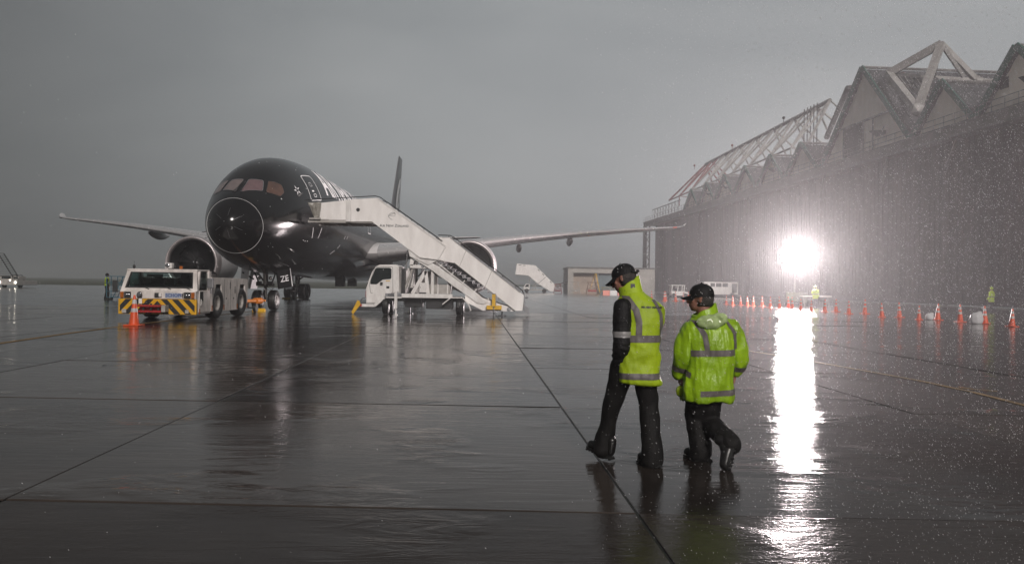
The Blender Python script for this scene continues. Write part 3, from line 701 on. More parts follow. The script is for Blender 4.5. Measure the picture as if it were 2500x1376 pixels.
# fin
def fin_half(z):  # LE station, chord and thickness of the fin at height z
    t = (z - 7.5) / 9.5; return 50.8 + 8.6 * t, 8.4 - 5.4 * t, 0.050 + 0.015 * t
bm = bmesh.new(); rings = []
for z in (7.0, 8.5, 10, 12, 14, 15.3, 16.1, 16.4, 16.48):
    s, c, t = fin_half(z)
    if z > 16.2: t *= 0.6 if z < 16.45 else 0.3
    rings.append([(y, s - 5.9 + x, z) for x, y in foil(c, t, 11, camber=0)])
loft(bm, rings); M['fin'] = mat('fin_charcoal_paint', (0.020, 0.023, 0.022), 0.3); fin = obj('fin', bm, M['fin'], plane, sm=50)
bm = bmesh.new(); loft(bm, [[(y, s - 5.92 + x, z) for x, y in foil(c, t, 7, camber=0, u1=0.035, off=0.004)] for z, (s, c, t) in [(z, fin_half(z)) for z in (7.8, 10, 12.5, 15, 16.1)]], closed=False); obj('fin_leading_edge', bm, M['greymetal'], fin, sm=60)
def fin_decal(name, poly):
    bm = bmesh.new(); bm.faces.new([bm.verts.new((u, z, 0)) for u, z in poly])
    for i in range(1, 40):
        bmesh.ops.bisect_plane(bm, geom=bm.verts[:] + bm.edges[:] + bm.faces[:], plane_co=(0, 7.5 + i * 0.25, 0), plane_no=(0, 1, 0))
    for i in range(1, 20):
        bmesh.ops.bisect_plane(bm, geom=bm.verts[:] + bm.edges[:] + bm.faces[:], plane_co=(i / 20, 0, 0), plane_no=(1, 0, 0))
    for v in bm.verts:
        u, z = v.co.x, v.co.y; s, c, t = fin_half(z)
        y = 5 * t * c * (0.2969 * math.sqrt(u) - 0.1260 * u - 0.3516 * u * u + 0.2843 * u ** 3 - 0.1015 * u ** 4)
        v.co = Vector((y + 0.06, s - 5.9 + u * c, z))
    obj(name, bm, M['mark'], fin, sm='keep')
def arc(cx, cz, rx, rz, a0, a1, n=16): return [(cx + rx * math.cos(R(a0 + (a1 - a0) * k / n)), cz + rz * math.sin(R(a0 + (a1 - a0) * k / n))) for k in range(n + 1)]
fin_decal('emblem_curl', arc(0.55, 11.3, 0.36, 2.5, 75, 240) + arc(0.60, 11.2, 0.16, 1.5, 235, 80))
fin_decal('emblem_core', arc(0.60, 11.2, 0.10, 1.1, 60, -120) + arc(0.56, 11.2, 0.02, 0.5, -110, 50))
fin_decal('emblem_band', [(0.25, 9.7), (0.42, 9.4), (0.92, 9.15), (0.92, 8.45), (0.4, 8.8), (0.22, 9.0)])
fin_decal('emblem_band', [(0.24, 8.55), (0.5, 8.25), (0.92, 8.0), (0.92, 7.6), (0.3, 7.6)])
# tailplanes
for sg in (1, -1):
    bm = bmesh.new(); loft(bm, [[(sg * l, s - 5.9 + x, z + y) for x, y in foil(c, 0.09, 9, camber=0)] for l, s, z, c in ((1.0, 52.6, 6.3, 5.6), (5, 55.4, 6.6, 3.9), (9.4, 58.6, 6.95, 2.1), (9.8, 59.3, 7.0, 1.2))]); obj('tailplane', bm, M['winggrey'], plane, sm=50)
# engines
TOY = Matrix.Rotation(R(-90), 4, 'X')   # +Z -> +Y
for sg in (1, -1):
    en = empty('engine', (sg * 9.73, 15.4, 2.68), parent=plane)
    prof = [(1.44, 1.3), (1.42, 0.7)]
    bm = bmesh.new(); lathe(bm, [(1.62, 0.42), (1.60, 0.25), (1.64, 0.10), (1.71, 0.02), (1.76, 0.0), (1.80, 0.03), (1.85, 0.14), (1.90, 0.38), (1.93, 0.62)], 64, TOY); obj('intake_lip', bm, M['lip'], en, sm=60)
    bm = bmesh.new(); lathe(bm, [(1.93, 0.625), (1.955, 1.1), (1.96, 2.0), (1.93, 3.0), (1.84, 4.0), (1.68, 4.9), (1.50, 5.5), (1.47, 5.5), (1.4, 5.0)], 64, TOY); obj('cowl', bm, M['nacelle'], en, sm=60)
    bm = bmesh.new(); lathe(bm, [(1.62, 0.42), (1.56, 0.8), (1.50, 1.3), (1.50, 2.2)], 64, TOY); obj('intake_duct', bm, M['duct'], en, sm=60)
    bm = bmesh.new(); lathe(bm, [(1.0, 4.9), (0.85, 6.0), (0.55, 6.9), (0.3, 7.2), (0.0, 7.9)], 32, TOY); obj('core_nozzle', bm, M['darkmetal'], en, sm=60)
    bm = bmesh.new(); lathe(bm, [(0.0, 0.95), (0.12, 1.02), (0.24, 1.2), (0.36, 1.5), (0.40, 1.65)], 32, TOY); obj('spinner', bm, M['black'], en, sm=60)
    bm = bmesh.new(); tube(bm, [Vector((math.cos(a) * (0.05 + 0.022 * a), 0.965 + 0.035 * a + 0.004 * a * a, math.sin(a) * (0.05 + 0.022 * a))) for a in [0.3 * k for k in range(26)]], 0.014, n=4); obj('spinner_swirl', bm, M['mark'], en)
    bm = bmesh.new(); lathe(bm, [(0.0, 1.95), (1.5, 1.95)], 32, TOY); obj('fan_backing', bm, M['black'], en)
    for k in range(18):
        bm = bmesh.new(); n = 6; L_, R_ = [], []
        for i in range(n + 1):
            t = i / n; r_ = 0.36 + 1.12 * t; w = 0.17 + 0.10 * math.sin(math.pi * t * 0.8); tw = R(30 + 34 * t); sw = 0.10 * math.sin(math.pi * t)
            for lst, e in ((L_, -1), (R_, 1)): lst.append(bm.verts.new((e * w * math.cos(R(62) - tw * 0.3) * 1.2 + sw, 1.62 + e * w * math.sin(tw) * 0.9, r_)))
        for i in range(n): bm.faces.new((L_[i], R_[i], R_[i + 1], L_[i + 1]))
        bmesh.ops.transform(bm, matrix=Matrix.Rotation(2 * math.pi * k / 18, 4, 'Y'), verts=bm.verts[:])
        obj('fan_blade', bm, M['fan'], en, sm='keep')
    bm = bmesh.new(); prism(bm, [(1.8, 1.7), (2.8, 1.98), (5.6, 1.95), (10, 1.7), (9.5, 1.0), (5, 1.2)], -0.24, 0.24, axis='x'); obj('pylon', bm, M['nacelle'], en)
    bm = bmesh.new(); prism(bm, [(1.2, 0.0), (2.0, 0.55), (2.9, 0.5), (2.9, 0.0)], -0.02, 0.02, axis='x'); bmesh.ops.transform(bm, matrix=Matrix.Rotation(R(-sg * 48), 4, 'Y') @ Matrix.Translation((0, 0, 1.93)), verts=bm.verts[:]); obj('chine', bm, M['nacelle'], en)
# wheels
def wheel_mesh(rad, w, rim, n=40):
    """a tyre and a rim, axle along X"""
    TX = Matrix.Rotation(R(90), 4, 'Y')
    t = bmesh.new(); h = w / 2
    lathe(t, [(rim, -h * 0.72), (rim + (rad - rim) * 0.35, -h * 0.98), (rim + (rad - rim) * 0.7, -h), (rad * 0.97, -h * 0.78), (rad, -h * 0.5), (rad, -h * 0.36), (rad * 0.985, -h * 0.34), (rad * 0.985, -h * 0.30), (rad, -h * 0.28),
              (rad, -0.02), (rad * 0.985, -0.015), (rad * 0.985, 0.015), (rad, 0.02), (rad, h * 0.28), (rad * 0.985, h * 0.30), (rad * 0.985, h * 0.34), (rad, h * 0.36), (rad, h * 0.5), (rad * 0.97, h * 0.78), (rim + (rad - rim) * 0.7, h), (rim + (rad - rim) * 0.35, h * 0.98), (rim, h * 0.72)], n, TX)
    r_ = bmesh.new(); lathe(r_, [(0.0, -h * 0.5), (rim * 0.3, -h * 0.5), (rim * 0.35, -h * 0.3), (rim * 0.8, -h * 0.25), (rim * 0.86, -h * 0.72), (rim * 1.01, -h * 0.76), (rim * 1.01, h * 0.76), (rim * 0.86, h * 0.72), (rim * 0.8, h * 0.25), (rim * 0.35, h * 0.3), (rim * 0.3, h * 0.5), (0, h * 0.5)], 24, TX)
    return t, r_
def wheel(parent, loc, rad, w, rim, rimmat, name='wheel', n=40):
    t, r_ = wheel_mesh(rad, w, rim, n); o = obj(name, t, M['rubber'], parent, sm=40, loc=loc); obj('rim', r_, rimmat, o, sm=40); return o
ng = empty('nose_gear', (0, 0, 0), parent=plane)
for sg in (-1, 1): wheel(ng, (sg * 0.40, 0, 0.51), 0.51, 0.40, 0.25, M['rim'])
bm = bmesh.new(); cyl(bm, (0, 0, 0.5), (0, -0.05, 1.25), 0.075, n=14); cyl(bm, (0, -0.05, 1.2), (0, -0.12, 2.4), 0.13, n=14); cyl(bm, (-0.42, 0, 0.51), (0.42, 0, 0.51), 0.07); obj('strut', bm, M['strut'], ng, sm=True)
bm = bmesh.new(); tube(bm, [(0, -0.05, 0.55), (0, -0.36, 0.85), (0, -0.12, 1.3)], 0.045, n=6); cyl(bm, (-0.45, -0.12, 1.28), (0.45, -0.12, 1.28), 0.06); cyl(bm, (-0.42, -0.18, 1.34), (-0.18, -0.18, 1.34), 0.11); cyl(bm, (0.15, -0.18, 1.34), (0.4, -0.18, 1.34), 0.11)
for a, b in (((-0.3, -0.1, 1.3), (-0.75, 0.2, 2.2)), ((0.3, -0.1, 1.3), (0.3, 1.0, 2.2)), ((-0.1, -0.15, 1.5), (-0.3, -1.3, 2.3)), ((0.1, -0.15, 1.5), (0.3, -1.3, 2.3)), ((-0.55, -0.2, 1.55), (-1.1, -0.3, 1.9))): cyl(bm, a, b, 0.04, n=7)
obj('gear_linkage', bm, M['darkmetal'], ng, sm=True)
for k in range(4):
    bm = bmesh.new(); tube(bm, [(0.05 * k - 0.1, -0.15, 1.2 + 0.1 * k), (0.25 + 0.08 * k, -0.25, 1.0 + 0.05 * k), (0.12, -0.15, 0.75)], 0.012, n=5); obj('hose', bm, M['black'], ng, sm=True)
for k in range(2):
    bm = bmesh.new(); bmesh.ops.create_uvsphere(bm, u_segments=12, v_segments=8, radius=0.09, matrix=Matrix.Translation((-0.28 + 0.56 * k, -0.2, 1.62))); obj('taxi_lamp', bm, M['alu'], ng, sm=True)
def gdoor(name, x, y0, y1, z0, z1, tilt, m, letters=None):
    bm = bmesh.new(); bbox(bm, -0.025, 0.025, y0, y1, z0 - z1, 0, 0.02); Mx = Matrix.Translation((x, 0, z1)) @ Matrix.Rotation(R(tilt), 4, 'Y')
    bmesh.ops.transform(bm, matrix=Mx, verts=bm.verts[:]); return obj(name, bm, m, ng), Mx
gdoor('gear_door', 0.78, 0.1, 1.5, 1.05, 2.05, -8, M['skin']); gdoor('gear_door', -0.78, 0.1, 1.5, 1.05, 2.05, 8, M['nacelle'])
# forward doors hang open ahead of the leg, faces to the front
for sg, m_ in ((1, M['skin']), (-1, M['nacelle'])):
    bm = bmesh.new(); bbox(bm, -0.42, 0.42, -0.03, 0.03, -0.95, 0.0, 0.025)
    Mx = Matrix.Translation((sg * 0.93, -0.35, 2.08)) @ Matrix.Rotation(R(sg * 50), 4, 'Z') @ Matrix.Rotation(R(sg * -10), 4, 'Y')
    bmesh.ops.transform(bm, matrix=Mx, verts=bm.verts[:]); fd_ = obj('gear_door', bm, m_, ng)
    if sg > 0:
        t = text_bm('ZE', 0.42, align='CENTER', bold=0.008); bmesh.ops.transform(t, matrix=Mx @ Matrix.Translation((0.0, -0.035, -0.62)) @ Matrix.Rotation(R(90), 4, 'X'), verts=t.verts[:]); obj('door_letters', t, M['mark'], fd_, sm='keep')
        t = bmesh.new(); box(t, 0.385, 0.425, -0.036, 0.036, -0.93, -0.02); bmesh.ops.transform(t, matrix=Mx, verts=t.verts[:]); obj('door_edge', t, M['mark'], fd_)
for sg in (-1, 1):
    mg = empty('main_gear', (sg * 4.9, 25.8, 0), parent=plane)
    for x in (-0.56, 0.56):
        for y in (-0.73, 0.73): wheel(mg, (x, y, 0.635), 0.635, 0.50, 0.30, M['rim'])
    bm = bmesh.new(); cyl(bm, (0, 0, 0.62), (0, 0, 1.35), 0.13, n=14); cyl(bm, (0, 0, 1.3), (0, 0, 3.3), 0.21, n=14); cyl(bm, (0, -0.8, 0.635), (0, 0.8, 0.635), 0.13); cyl(bm, (-0.56, -0.73, 0.635), (0.56, -0.73, 0.635), 0.09); cyl(bm, (-0.56, 0.73, 0.635), (0.56, 0.73, 0.635), 0.09)
    obj('strut', bm, M['strut'], mg, sm=True)
    bm = bmesh.new()
    for a, b in (((0, 0, 1.5), (-sg * 1.6, 0.3, 2.7)), ((0, 0, 1.4), (0, -1.6, 2.9)), ((0.2, -0.1, 0.9), (0.2, -0.45, 1.3)), ((0.2, -0.45, 1.3), (0.15, -0.1, 1.7)), ((-0.3, 0, 1.9), (-0.7, 0.1, 2.6)), ((0.25, -0.2, 2.0), (0.7, -0.2, 2.5))): cyl(bm, a, b, 0.06, n=8)
    obj('gear_linkage', bm, M['darkmetal'], mg, sm=True)
    bm = bmesh.new(); bbox(bm, sg * 0.62 - 0.03, sg * 0.62 + 0.03, -0.9, 1.1, 1.25, 2.9, 0.02); obj('gear_door', bm, M['nacelle'], mg)
    for y in (-1.65, 1.65):
        bm = bmesh.new(); prism(bm, [(y - 0.14, 0), (y + 0.14, 0), (y, 0.13)], -0.8, -0.2, axis='x'); obj('wheel_chock', bm, M['dullyellow'], None, loc=None)
        ck = COL.objects[-1]; ck.location = (0, 0, 0); ck.matrix_world = Matrix.Translation((-12.42, 39.3, 0)) @ Matrix.Rotation(R(1.3), 4, 'Z') @ Matrix.Translation((sg * 4.9, 25.8, 0))
        tag(ck, ('yellow wheel chock %s the %s main wheels of the black airliner' % ('ahead of' if y < 0 else 'behind', 'left-hand' if sg < 0 else 'right-hand')), 'chock', 'chocks at the main wheels')
# ================================================================ people
M['hivis'] = mat('hi_vis_yellow_fabric', (0.43, 0.59, 0.010), 0.55, dirt=(0.25, 0.35, 0.008), vscale=3.2, bump=0.25, bscale=90, transl=0.12)
M['hivis2'] = mat('hi_vis_green_raincoat', (0.37, 0.60, 0.012), 0.30, dirt=(0.17, 0.30, 0.009), vscale=2.8, bump=0.25, bscale=60, transl=0.18)
M['tape'] = mat('grey_reflective_tape', (0.105, 0.092, 0.09), 0.55, 0.0, var=0.12, vscale=20)
M['navy'] = mat('wet_black_fabric', (0.0045, 0.0042, 0.0048), 0.60, spec=0.28, var=0.5, vscale=9, bump=0.35, bscale=80)
M['trouser'] = mat('black_trouser_cloth', (0.0055, 0.005, 0.005), 0.7, spec=0.25, var=0.4, vscale=10, bump=0.3, bscale=90)
M['boot'] = mat('black_wet_leather', (0.008, 0.0075, 0.0075), 0.32, var=0.3)
M['skin_'] = mat('skin', (0.23, 0.105, 0.075), 0.5, var=0.12, vscale=12)
M['hair'] = mat('dark_grey_hair', (0.035, 0.03, 0.027), 0.6, var=0.6, vscale=60, bump=0.6, bscale=150)
M['clear'] = mat('clear_plastic_hood', (0.50, 0.62, 0.30), 0.12, var=0.25, vscale=9, transl=0.35)

def remesh(bm, voxel, it=2, fac=0.5):
    me = bpy.data.meshes.new('t'); bm.to_mesh(me); bm.free(); ob = bpy.data.objects.new('t', me); COL.objects.link(ob)
    m_ = ob.modifiers.new('r', 'REMESH'); m_.mode = 'VOXEL'; m_.voxel_size = voxel
    if it: s_ = ob.modifiers.new('s', 'SMOOTH'); s_.iterations = it; s_.factor = fac
    dg = bpy.context.evaluated_depsgraph_get(); me2 = bpy.data.meshes.new_from_object(ob.evaluated_get(dg))
    b2 = bmesh.new(); b2.from_mesh(me2); bpy.data.objects.remove(ob); bpy.data.meshes.remove(me); bpy.data.meshes.remove(me2)
    return b2
def ball(bm, c, r, s=(1, 1, 1), seg=12, rot=None):
    Mx = Matrix.Translation(c) @ (rot.to_4x4() if rot is not None else Matrix.Identity(4)) @ Matrix.Diagonal((*s, 1))
    bmesh.ops.create_uvsphere(bm, u_segments=seg, v_segments=seg * 2 // 3, radius=r, matrix=Mx)
def limb(bm, pts, rad, seg=14):
    tube(bm, pts, rad, n=seg)
    ball(bm, pts[0], rad[0], seg=seg); ball(bm, pts[-1], rad[-1], seg=seg)
def dense(pts, rad, sub=4):
    """Catmull-Rom resampling of a limb path"""
    P_ = [Vector(p) for p in pts]; o_p, o_r = [], []
    for i in range(len(P_) - 1):
        a, b, c, d = P_[max(i - 1, 0)], P_[i], P_[i + 1], P_[min(i + 2, len(P_) - 1)]
        for k in range(sub):
            t = k / sub
            o_p.append(0.5 * ((2 * b) + (c - a) * t + (2 * a - 5 * b + 4 * c - d) * t * t + (-a + 3 * b - 3 * c + d) * t ** 3)); o_r.append(rad[i] * (1 - t) + rad[i + 1] * t)
    o_p.append(P_[-1]); o_r.append(rad[-1]); return o_p, o_r
def wrinkle(bm, amp, scale, axis=(1, 1, 0.35), seed=0.0, mask=None, sharp=True):
    bm.normal_update()
    for v in bm.verts:
        p = Vector((v.co.x * axis[0], v.co.y * axis[1], v.co.z * axis[2])) * scale + Vector((seed, seed * 2, 0))
        n = noise.noise(p) ; n2 = noise.noise(p * 2.3 + Vector((7, 1, 3)))
        d = (1 - abs(n) * 2.2) * 0.6 + n2 * 0.5 if sharp else n + n2 * 0.4
        k = mask(v.co) if mask else 1.0
        v.co += v.normal * d * amp * k
def torso(bm, rings, n=36, cap=True):
    """rings: (z, cx, cy, half width, half depth, tilt of the ring in x, squareness)"""
    rr_ = []
    for (z, cx, cy, a, b, tilt, sq) in rings:
        rr_.append([(cx + math.copysign(abs(math.cos(t)) ** sq, math.cos(t)) * a, cy + math.copysign(abs(math.sin(t)) ** sq, math.sin(t)) * b, z + tilt * math.cos(t)) for t in [2 * math.pi * k / n for k in range(n)]])
    loft(bm, rr_, cap, cap)
def strip(src, planes, off, name, m, parent, keep=None):
    """a piece of a garment's surface between planes, lifted off it as tape"""
    b = bmesh.new(); b.from_mesh(src.data)
    for co, no in planes:
        bmesh.ops.bisect_plane(b, geom=b.verts[:] + b.edges[:] + b.faces[:], plane_co=co, plane_no=no, clear_outer=True)
    if keep:
        b.normal_update(); bmesh.ops.delete(b, geom=[f for f in b.faces if not keep(f.calc_center_median(), f.normal)], context='FACES')
    b.normal_update(); bmesh.ops.smooth_vert(b, verts=b.verts[:], factor=0.3, use_axis_x=True, use_axis_y=True, use_axis_z=False)
    for v in b.verts: v.co += v.normal * off
    return obj(name, b, m, parent, sm='keep')
def band(z0, z1, slope=0.0, sx=0.0):
    no = Vector((-slope, 0, 1)).normalized()
    return [((sx, 0, z1), no), ((sx, 0, z0), -no)]
def strap(xa, za, xb, zb, w):
    d = Vector((xb - xa, 0, zb - za)).normalized(); n = Vector((d.z, 0, -d.x))
    return [((xa + n.x * w / 2, 0, za + n.z * w / 2), n), ((xa - n.x * w / 2, 0, za - n.z * w / 2), -n), ((0, 0, max(za, zb)), Vector((0, 0, 1))), ((0, 0, min(za, zb)), Vector((0, 0, -1)))]

def hand(bm, w, d, side, thumb, s=1.0, curl=1.0):
    """palm from wrist w along d; fingers curl towards `side`; thumb leaves on `thumb` side"""
    w, d, side, thumb = Vector(w), Vector(d).normalized(), Vector(side).normalized(), Vector(thumb).normalized()
    side = (side - d * side.dot(d)).normalized(); thumb = (thumb - d * thumb.dot(d) - side * thumb.dot(side)).normalized()
    for k in range(4):
        o_ = thumb * (0.030 - 0.020 * k) * s
        limb(bm, [w + o_ * 0.5, w + d * 0.085 * s + o_], [0.019 * s, 0.0135 * s], 8)
        p = w + d * 0.088 * s + o_; L_ = (0.040, 0.044, 0.041, 0.033)[k] * s; a = 0.35 * curl
        for j, (len_, r_) in enumerate(((L_, 0.0092), (L_ * 0.62, 0.0085), (L_ * 0.5, 0.0076))):
            q = p + (d * math.cos(a) + side * math.sin(a)) * len_; limb(bm, [p, q], [r_ * s, r_ * s * 0.93], 8); p = q; a += (0.75 + 0.06 * k) * curl
    p = w + d * 0.02 * s + thumb * 0.026 * s; q = p + (d * 0.7 + thumb * 0.55 + side * 0.35).normalized() * 0.042 * s; r2 = q + (d * 0.85 + thumb * 0.1 + side * 0.5).normalized() * 0.034 * s
    limb(bm, [p, q], [0.0145 * s, 0.0112 * s], 8); limb(bm, [q, r2], [0.011 * s, 0.009 * s], 8)

def head_parts(bm, c, face, up_, s=1.0):
    """skull, face and ears into the body; returns the head frame"""
    f_ = Vector(face).normalized(); u = Vector(up_); u = (u - f_ * u.dot(f_)).normalized(); r_ = f_.cross(u)   # r_: the head's right
    Rm = Matrix((r_, f_, u)).transposed()
    P_ = lambda x, y, z: c + (r_ * x + f_ * y + u * z) * s
    ball(bm, P_(0, -0.012, 0.02), 0.1 * s, (0.78, 0.98, 0.98), 20, Rm)
    ball(bm, P_(0, 0.035, -0.045), 0.075 * s, (0.78, 0.85, 0.95), 16, Rm)
    ball(bm, P_(0, 0.062, -0.085), 0.035 * s, (0.9, 0.75, 0.75), 12, Rm)
    limb(bm, [P_(0, 0.088, 0.012), P_(0, 0.110, -0.028)], [0.010 * s, 0.0155 * s], 8)
    for q in (-1, 1):
        ball(bm, P_(q * 0.014, 0.101, -0.031), 0.010 * s, seg=8); ball(bm, P_(q * 0.040, 0.060, -0.02), 0.026 * s, (1, 0.8, 0.8), 10, Rm); ball(bm, P_(q * 0.030, 0.078, 0.030), 0.018 * s, (1.4, 0.7, 0.5), 10, Rm)
        ball(bm, P_(q * 0.079, -0.010, -0.010), 0.03 * s, (0.28, 0.62, 1.0), 10, Rm); ball(bm, P_(q * 0.086, -0.016, 0.006), 0.016 * s, (0.3, 0.9, 0.9), 8, Rm)
    ball(bm, P_(0, 0.092, -0.060), 0.018 * s, (1.25, 0.5, 0.32), 10, Rm); ball(bm, P_(0, 0.088, -0.072), 0.016 * s, (1.1, 0.5, 0.36), 10, Rm)
    return P_, Rm
def eyes(P_, parent, s=1.0):
    for q in (-1, 1):
        bm = bmesh.new(); ball(bm, P_(q * 0.031, 0.079, 0.010), 0.0105 * s, seg=10); obj('eye', bm, M['mark'], parent, sm=True)
def cap_obj(P_, Rm, parent, s=1.0, strapback=False, btn=True):
    bm = bmesh.new(); n = 28; rings = []
    for k in range(8):
        a = R(4 + 86 * k / 7); rings.append([P_(0.088 * math.cos(t) * math.sin(a), -0.012 + 0.107 * math.sin(t) * math.sin(a), 0.035 + 0.094 * math.cos(a) ** 0.85) for t in [2 * math.pi * q / n for q in range(n)]])
    rings.append([P_(0.089 * math.cos(t), -0.012 + 0.108 * math.sin(t), 0.012) for t in [2 * math.pi * q / n for q in range(n)]])
    rings.append([P_(0.083 * math.cos(t), -0.012 + 0.102 * math.sin(t), 0.012) for t in [2 * math.pi * q / n for q in range(n)]])
    loft(bm, rings, True, False)
    if btn: ball(bm, P_(0, -0.012, 0.131), 0.010 * s, seg=8)
    o_ = obj('cap', bm, M['navy'], parent, sm=True)
    bm = bmesh.new(); A, B, C_, D = [], [], [], []
    for k in range(15):
        t = R(180 * k / 14); x = 0.084 * math.cos(t); sag = -0.018 * (x / 0.084) ** 2
        A.append(bm.verts.new(P_(x, 0.03 + 0.062 * math.sin(t) ** 0.6, 0.024 + sag * 0.3))); B.append(bm.verts.new(P_(x * 0.93, 0.055 + 0.118 * math.sin(t) ** 0.8, 0.006 + sag)))
        C_.append(bm.verts.new(P_(x, 0.03 + 0.062 * math.sin(t) ** 0.6, 0.017 + sag * 0.3))); D.append(bm.verts.new(P_(x * 0.93, 0.055 + 0.118 * math.sin(t) ** 0.8, 0.0 + sag)))
    for i in range(14):
        bm.faces.new((A[i], A[i + 1], B[i + 1], B[i])); bm.faces.new((C_[i], D[i], D[i + 1], C_[i + 1])); bm.faces.new((B[i], B[i + 1], D[i + 1], D[i]))
    obj('brim', bm, M['navy'], o_, sm=True)
    if strapback:
        bm = bmesh.new(); tube(bm, [P_(-0.055, -0.105, 0.02), P_(-0.03, -0.122, 0.012), P_(0.03, -0.122, 0.012), P_(0.055, -0.105, 0.02)], 0.010, n=6); box(bm, -0.012, 0.03, -0.008, 0.008, -0.008, 0.008, M=Matrix.Translation(P_(0.0, -0.14, 0.02)) @ Rm.to_4x4()); obj('cap_strap', bm, M['black'], o_, sm=True)
    return o_
def hair_obj(P_, Rm, parent, s=1.0):
    bm = bmesh.new(); ball(bm, P_(0, -0.020, 0.0), 0.1 * s, (0.84, 0.97, 0.98), 24, Rm)
    # keep the back and sides below the cap, not the face
    c0 = P_(0, 0.0, 0); fdir = (P_(0, 1, 0) - P_(0, 0, 0)).normalized(); udir = (P_(0, 0, 1) - P_(0, 0, 0)).normalized()
    bmesh.ops.delete(bm, geom=[f for f in bm.faces if (f.calc_center_median() - c0).dot(fdir) > 0.012 or (f.calc_center_median() - c0).dot(udir) < -0.068], context='FACES')
    wrinkle(bm, 0.004, 60, seed=3)
    o_ = obj('hair', bm, M['hair'], parent, sm=True); sol = o_.modifiers.new('thickness', 'SOLIDIFY'); sol.thickness = 0.006; return o_
def boot(parent, heel, toe, up_, s=1.0, name='boot', m=None, lugs=False):
    """boot from heel to toe; up_ points from the sole to the leg"""
    h_, t_, u = Vector(heel), Vector(toe), Vector(up_).normalized(); d = (t_ - h_); L_ = d.length; d = d.normalized(); u = (u - d * u.dot(d)).normalized(); r_ = d.cross(u)
    P_ = lambda x, y, z: h_ + r_ * x + d * y + u * z
    bm = bmesh.new()
    limb(bm, [P_(0, 0.045, 0.062), P_(0, 0.05, 0.15)], [0.044 * s, 0.046 * s], 14)
    limb(bm, [P_(0, 0.05, 0.055), P_(0, L_ * 0.55, 0.056), P_(0, L_ - 0.05, 0.046)], [0.043 * s, 0.047 * s, 0.043 * s], 14)
    ball(bm, P_(0, 0.10, 0.085), 0.046 * s)
    b = remesh(bm, 0.009, 3); o_ = obj(name, b, m or M['boot'], parent, sm='keep')
    bm = bmesh.new(); pts = []
    for k in range(24):
        t = 2 * math.pi * k / 24; y = 0.5 + 0.5 * math.cos(t); w = 0.048 * (1 - 0.16 * math.exp(-((y - 0.38) / 0.16) ** 2)) * s
        pts.append((math.copysign(abs(math.sin(t)) ** 0.7, math.sin(t)) * w, y * L_))
    A = [bm.verts.new(P_(x, y, 0.024)) for x, y in pts]; B = [bm.verts.new(P_(x, y, 0.006)) for x, y in pts]
    bm.faces.new(A); bm.faces.new(B[::-1])
    for i in range(24): bm.faces.new((A[i], B[i], B[(i + 1) % 24], A[(i + 1) % 24]))
    obj('sole', bm, M['rubber'], o_, sm=30)
    bm = bmesh.new()
    for k in range(9):
        y = L_ * (0.06 + 0.105 * k)
        if 3.5 < k < 4.5: continue
        for q in (-1, 1):
            Mx = Matrix((r_, d, u)).transposed().to_4x4(); box(bm, q * 0.008, q * 0.043, -0.008, 0.008, -0.006, 0.007, M=Matrix.Translation(P_(0, y, 0.0)) @ Mx)
    tag(obj('tread_lugs', bm, M['rubber'], o_), kind='stuff')
    return o_

def project_text(s, size, src, origin, direction, u, v, m, parent, name, off=0.004, bold=0.0, align='CENTER'):
    t = text_bm(s, size, align=align, bold=bold)
    xs = [q.co.x for q in t.verts]; k = math.ceil(min(xs) / 0.02) * 0.02
    while k < max(xs): bmesh.ops.bisect_plane(t, geom=t.verts[:] + t.edges[:] + t.faces[:], plane_co=(k, 0, 0), plane_no=(1, 0, 0)); k += 0.02
    sb = bmesh.new(); sb.from_mesh(src.data); bvh = BVHTree.FromBMesh(sb); sb.free()
    o_, d, u, v = Vector(origin), Vector(direction).normalized(), Vector(u).normalized(), Vector(v).normalized()
    for q in t.verts:
        st_ = o_ + u * q.co.x + v * q.co.y; hit = bvh.ray_cast(st_, d)
        q.co = (hit[0] + hit[1] * off) if hit[0] is not None else st_ + d * 0.3
    return obj(name, t, m, parent, sm='keep')

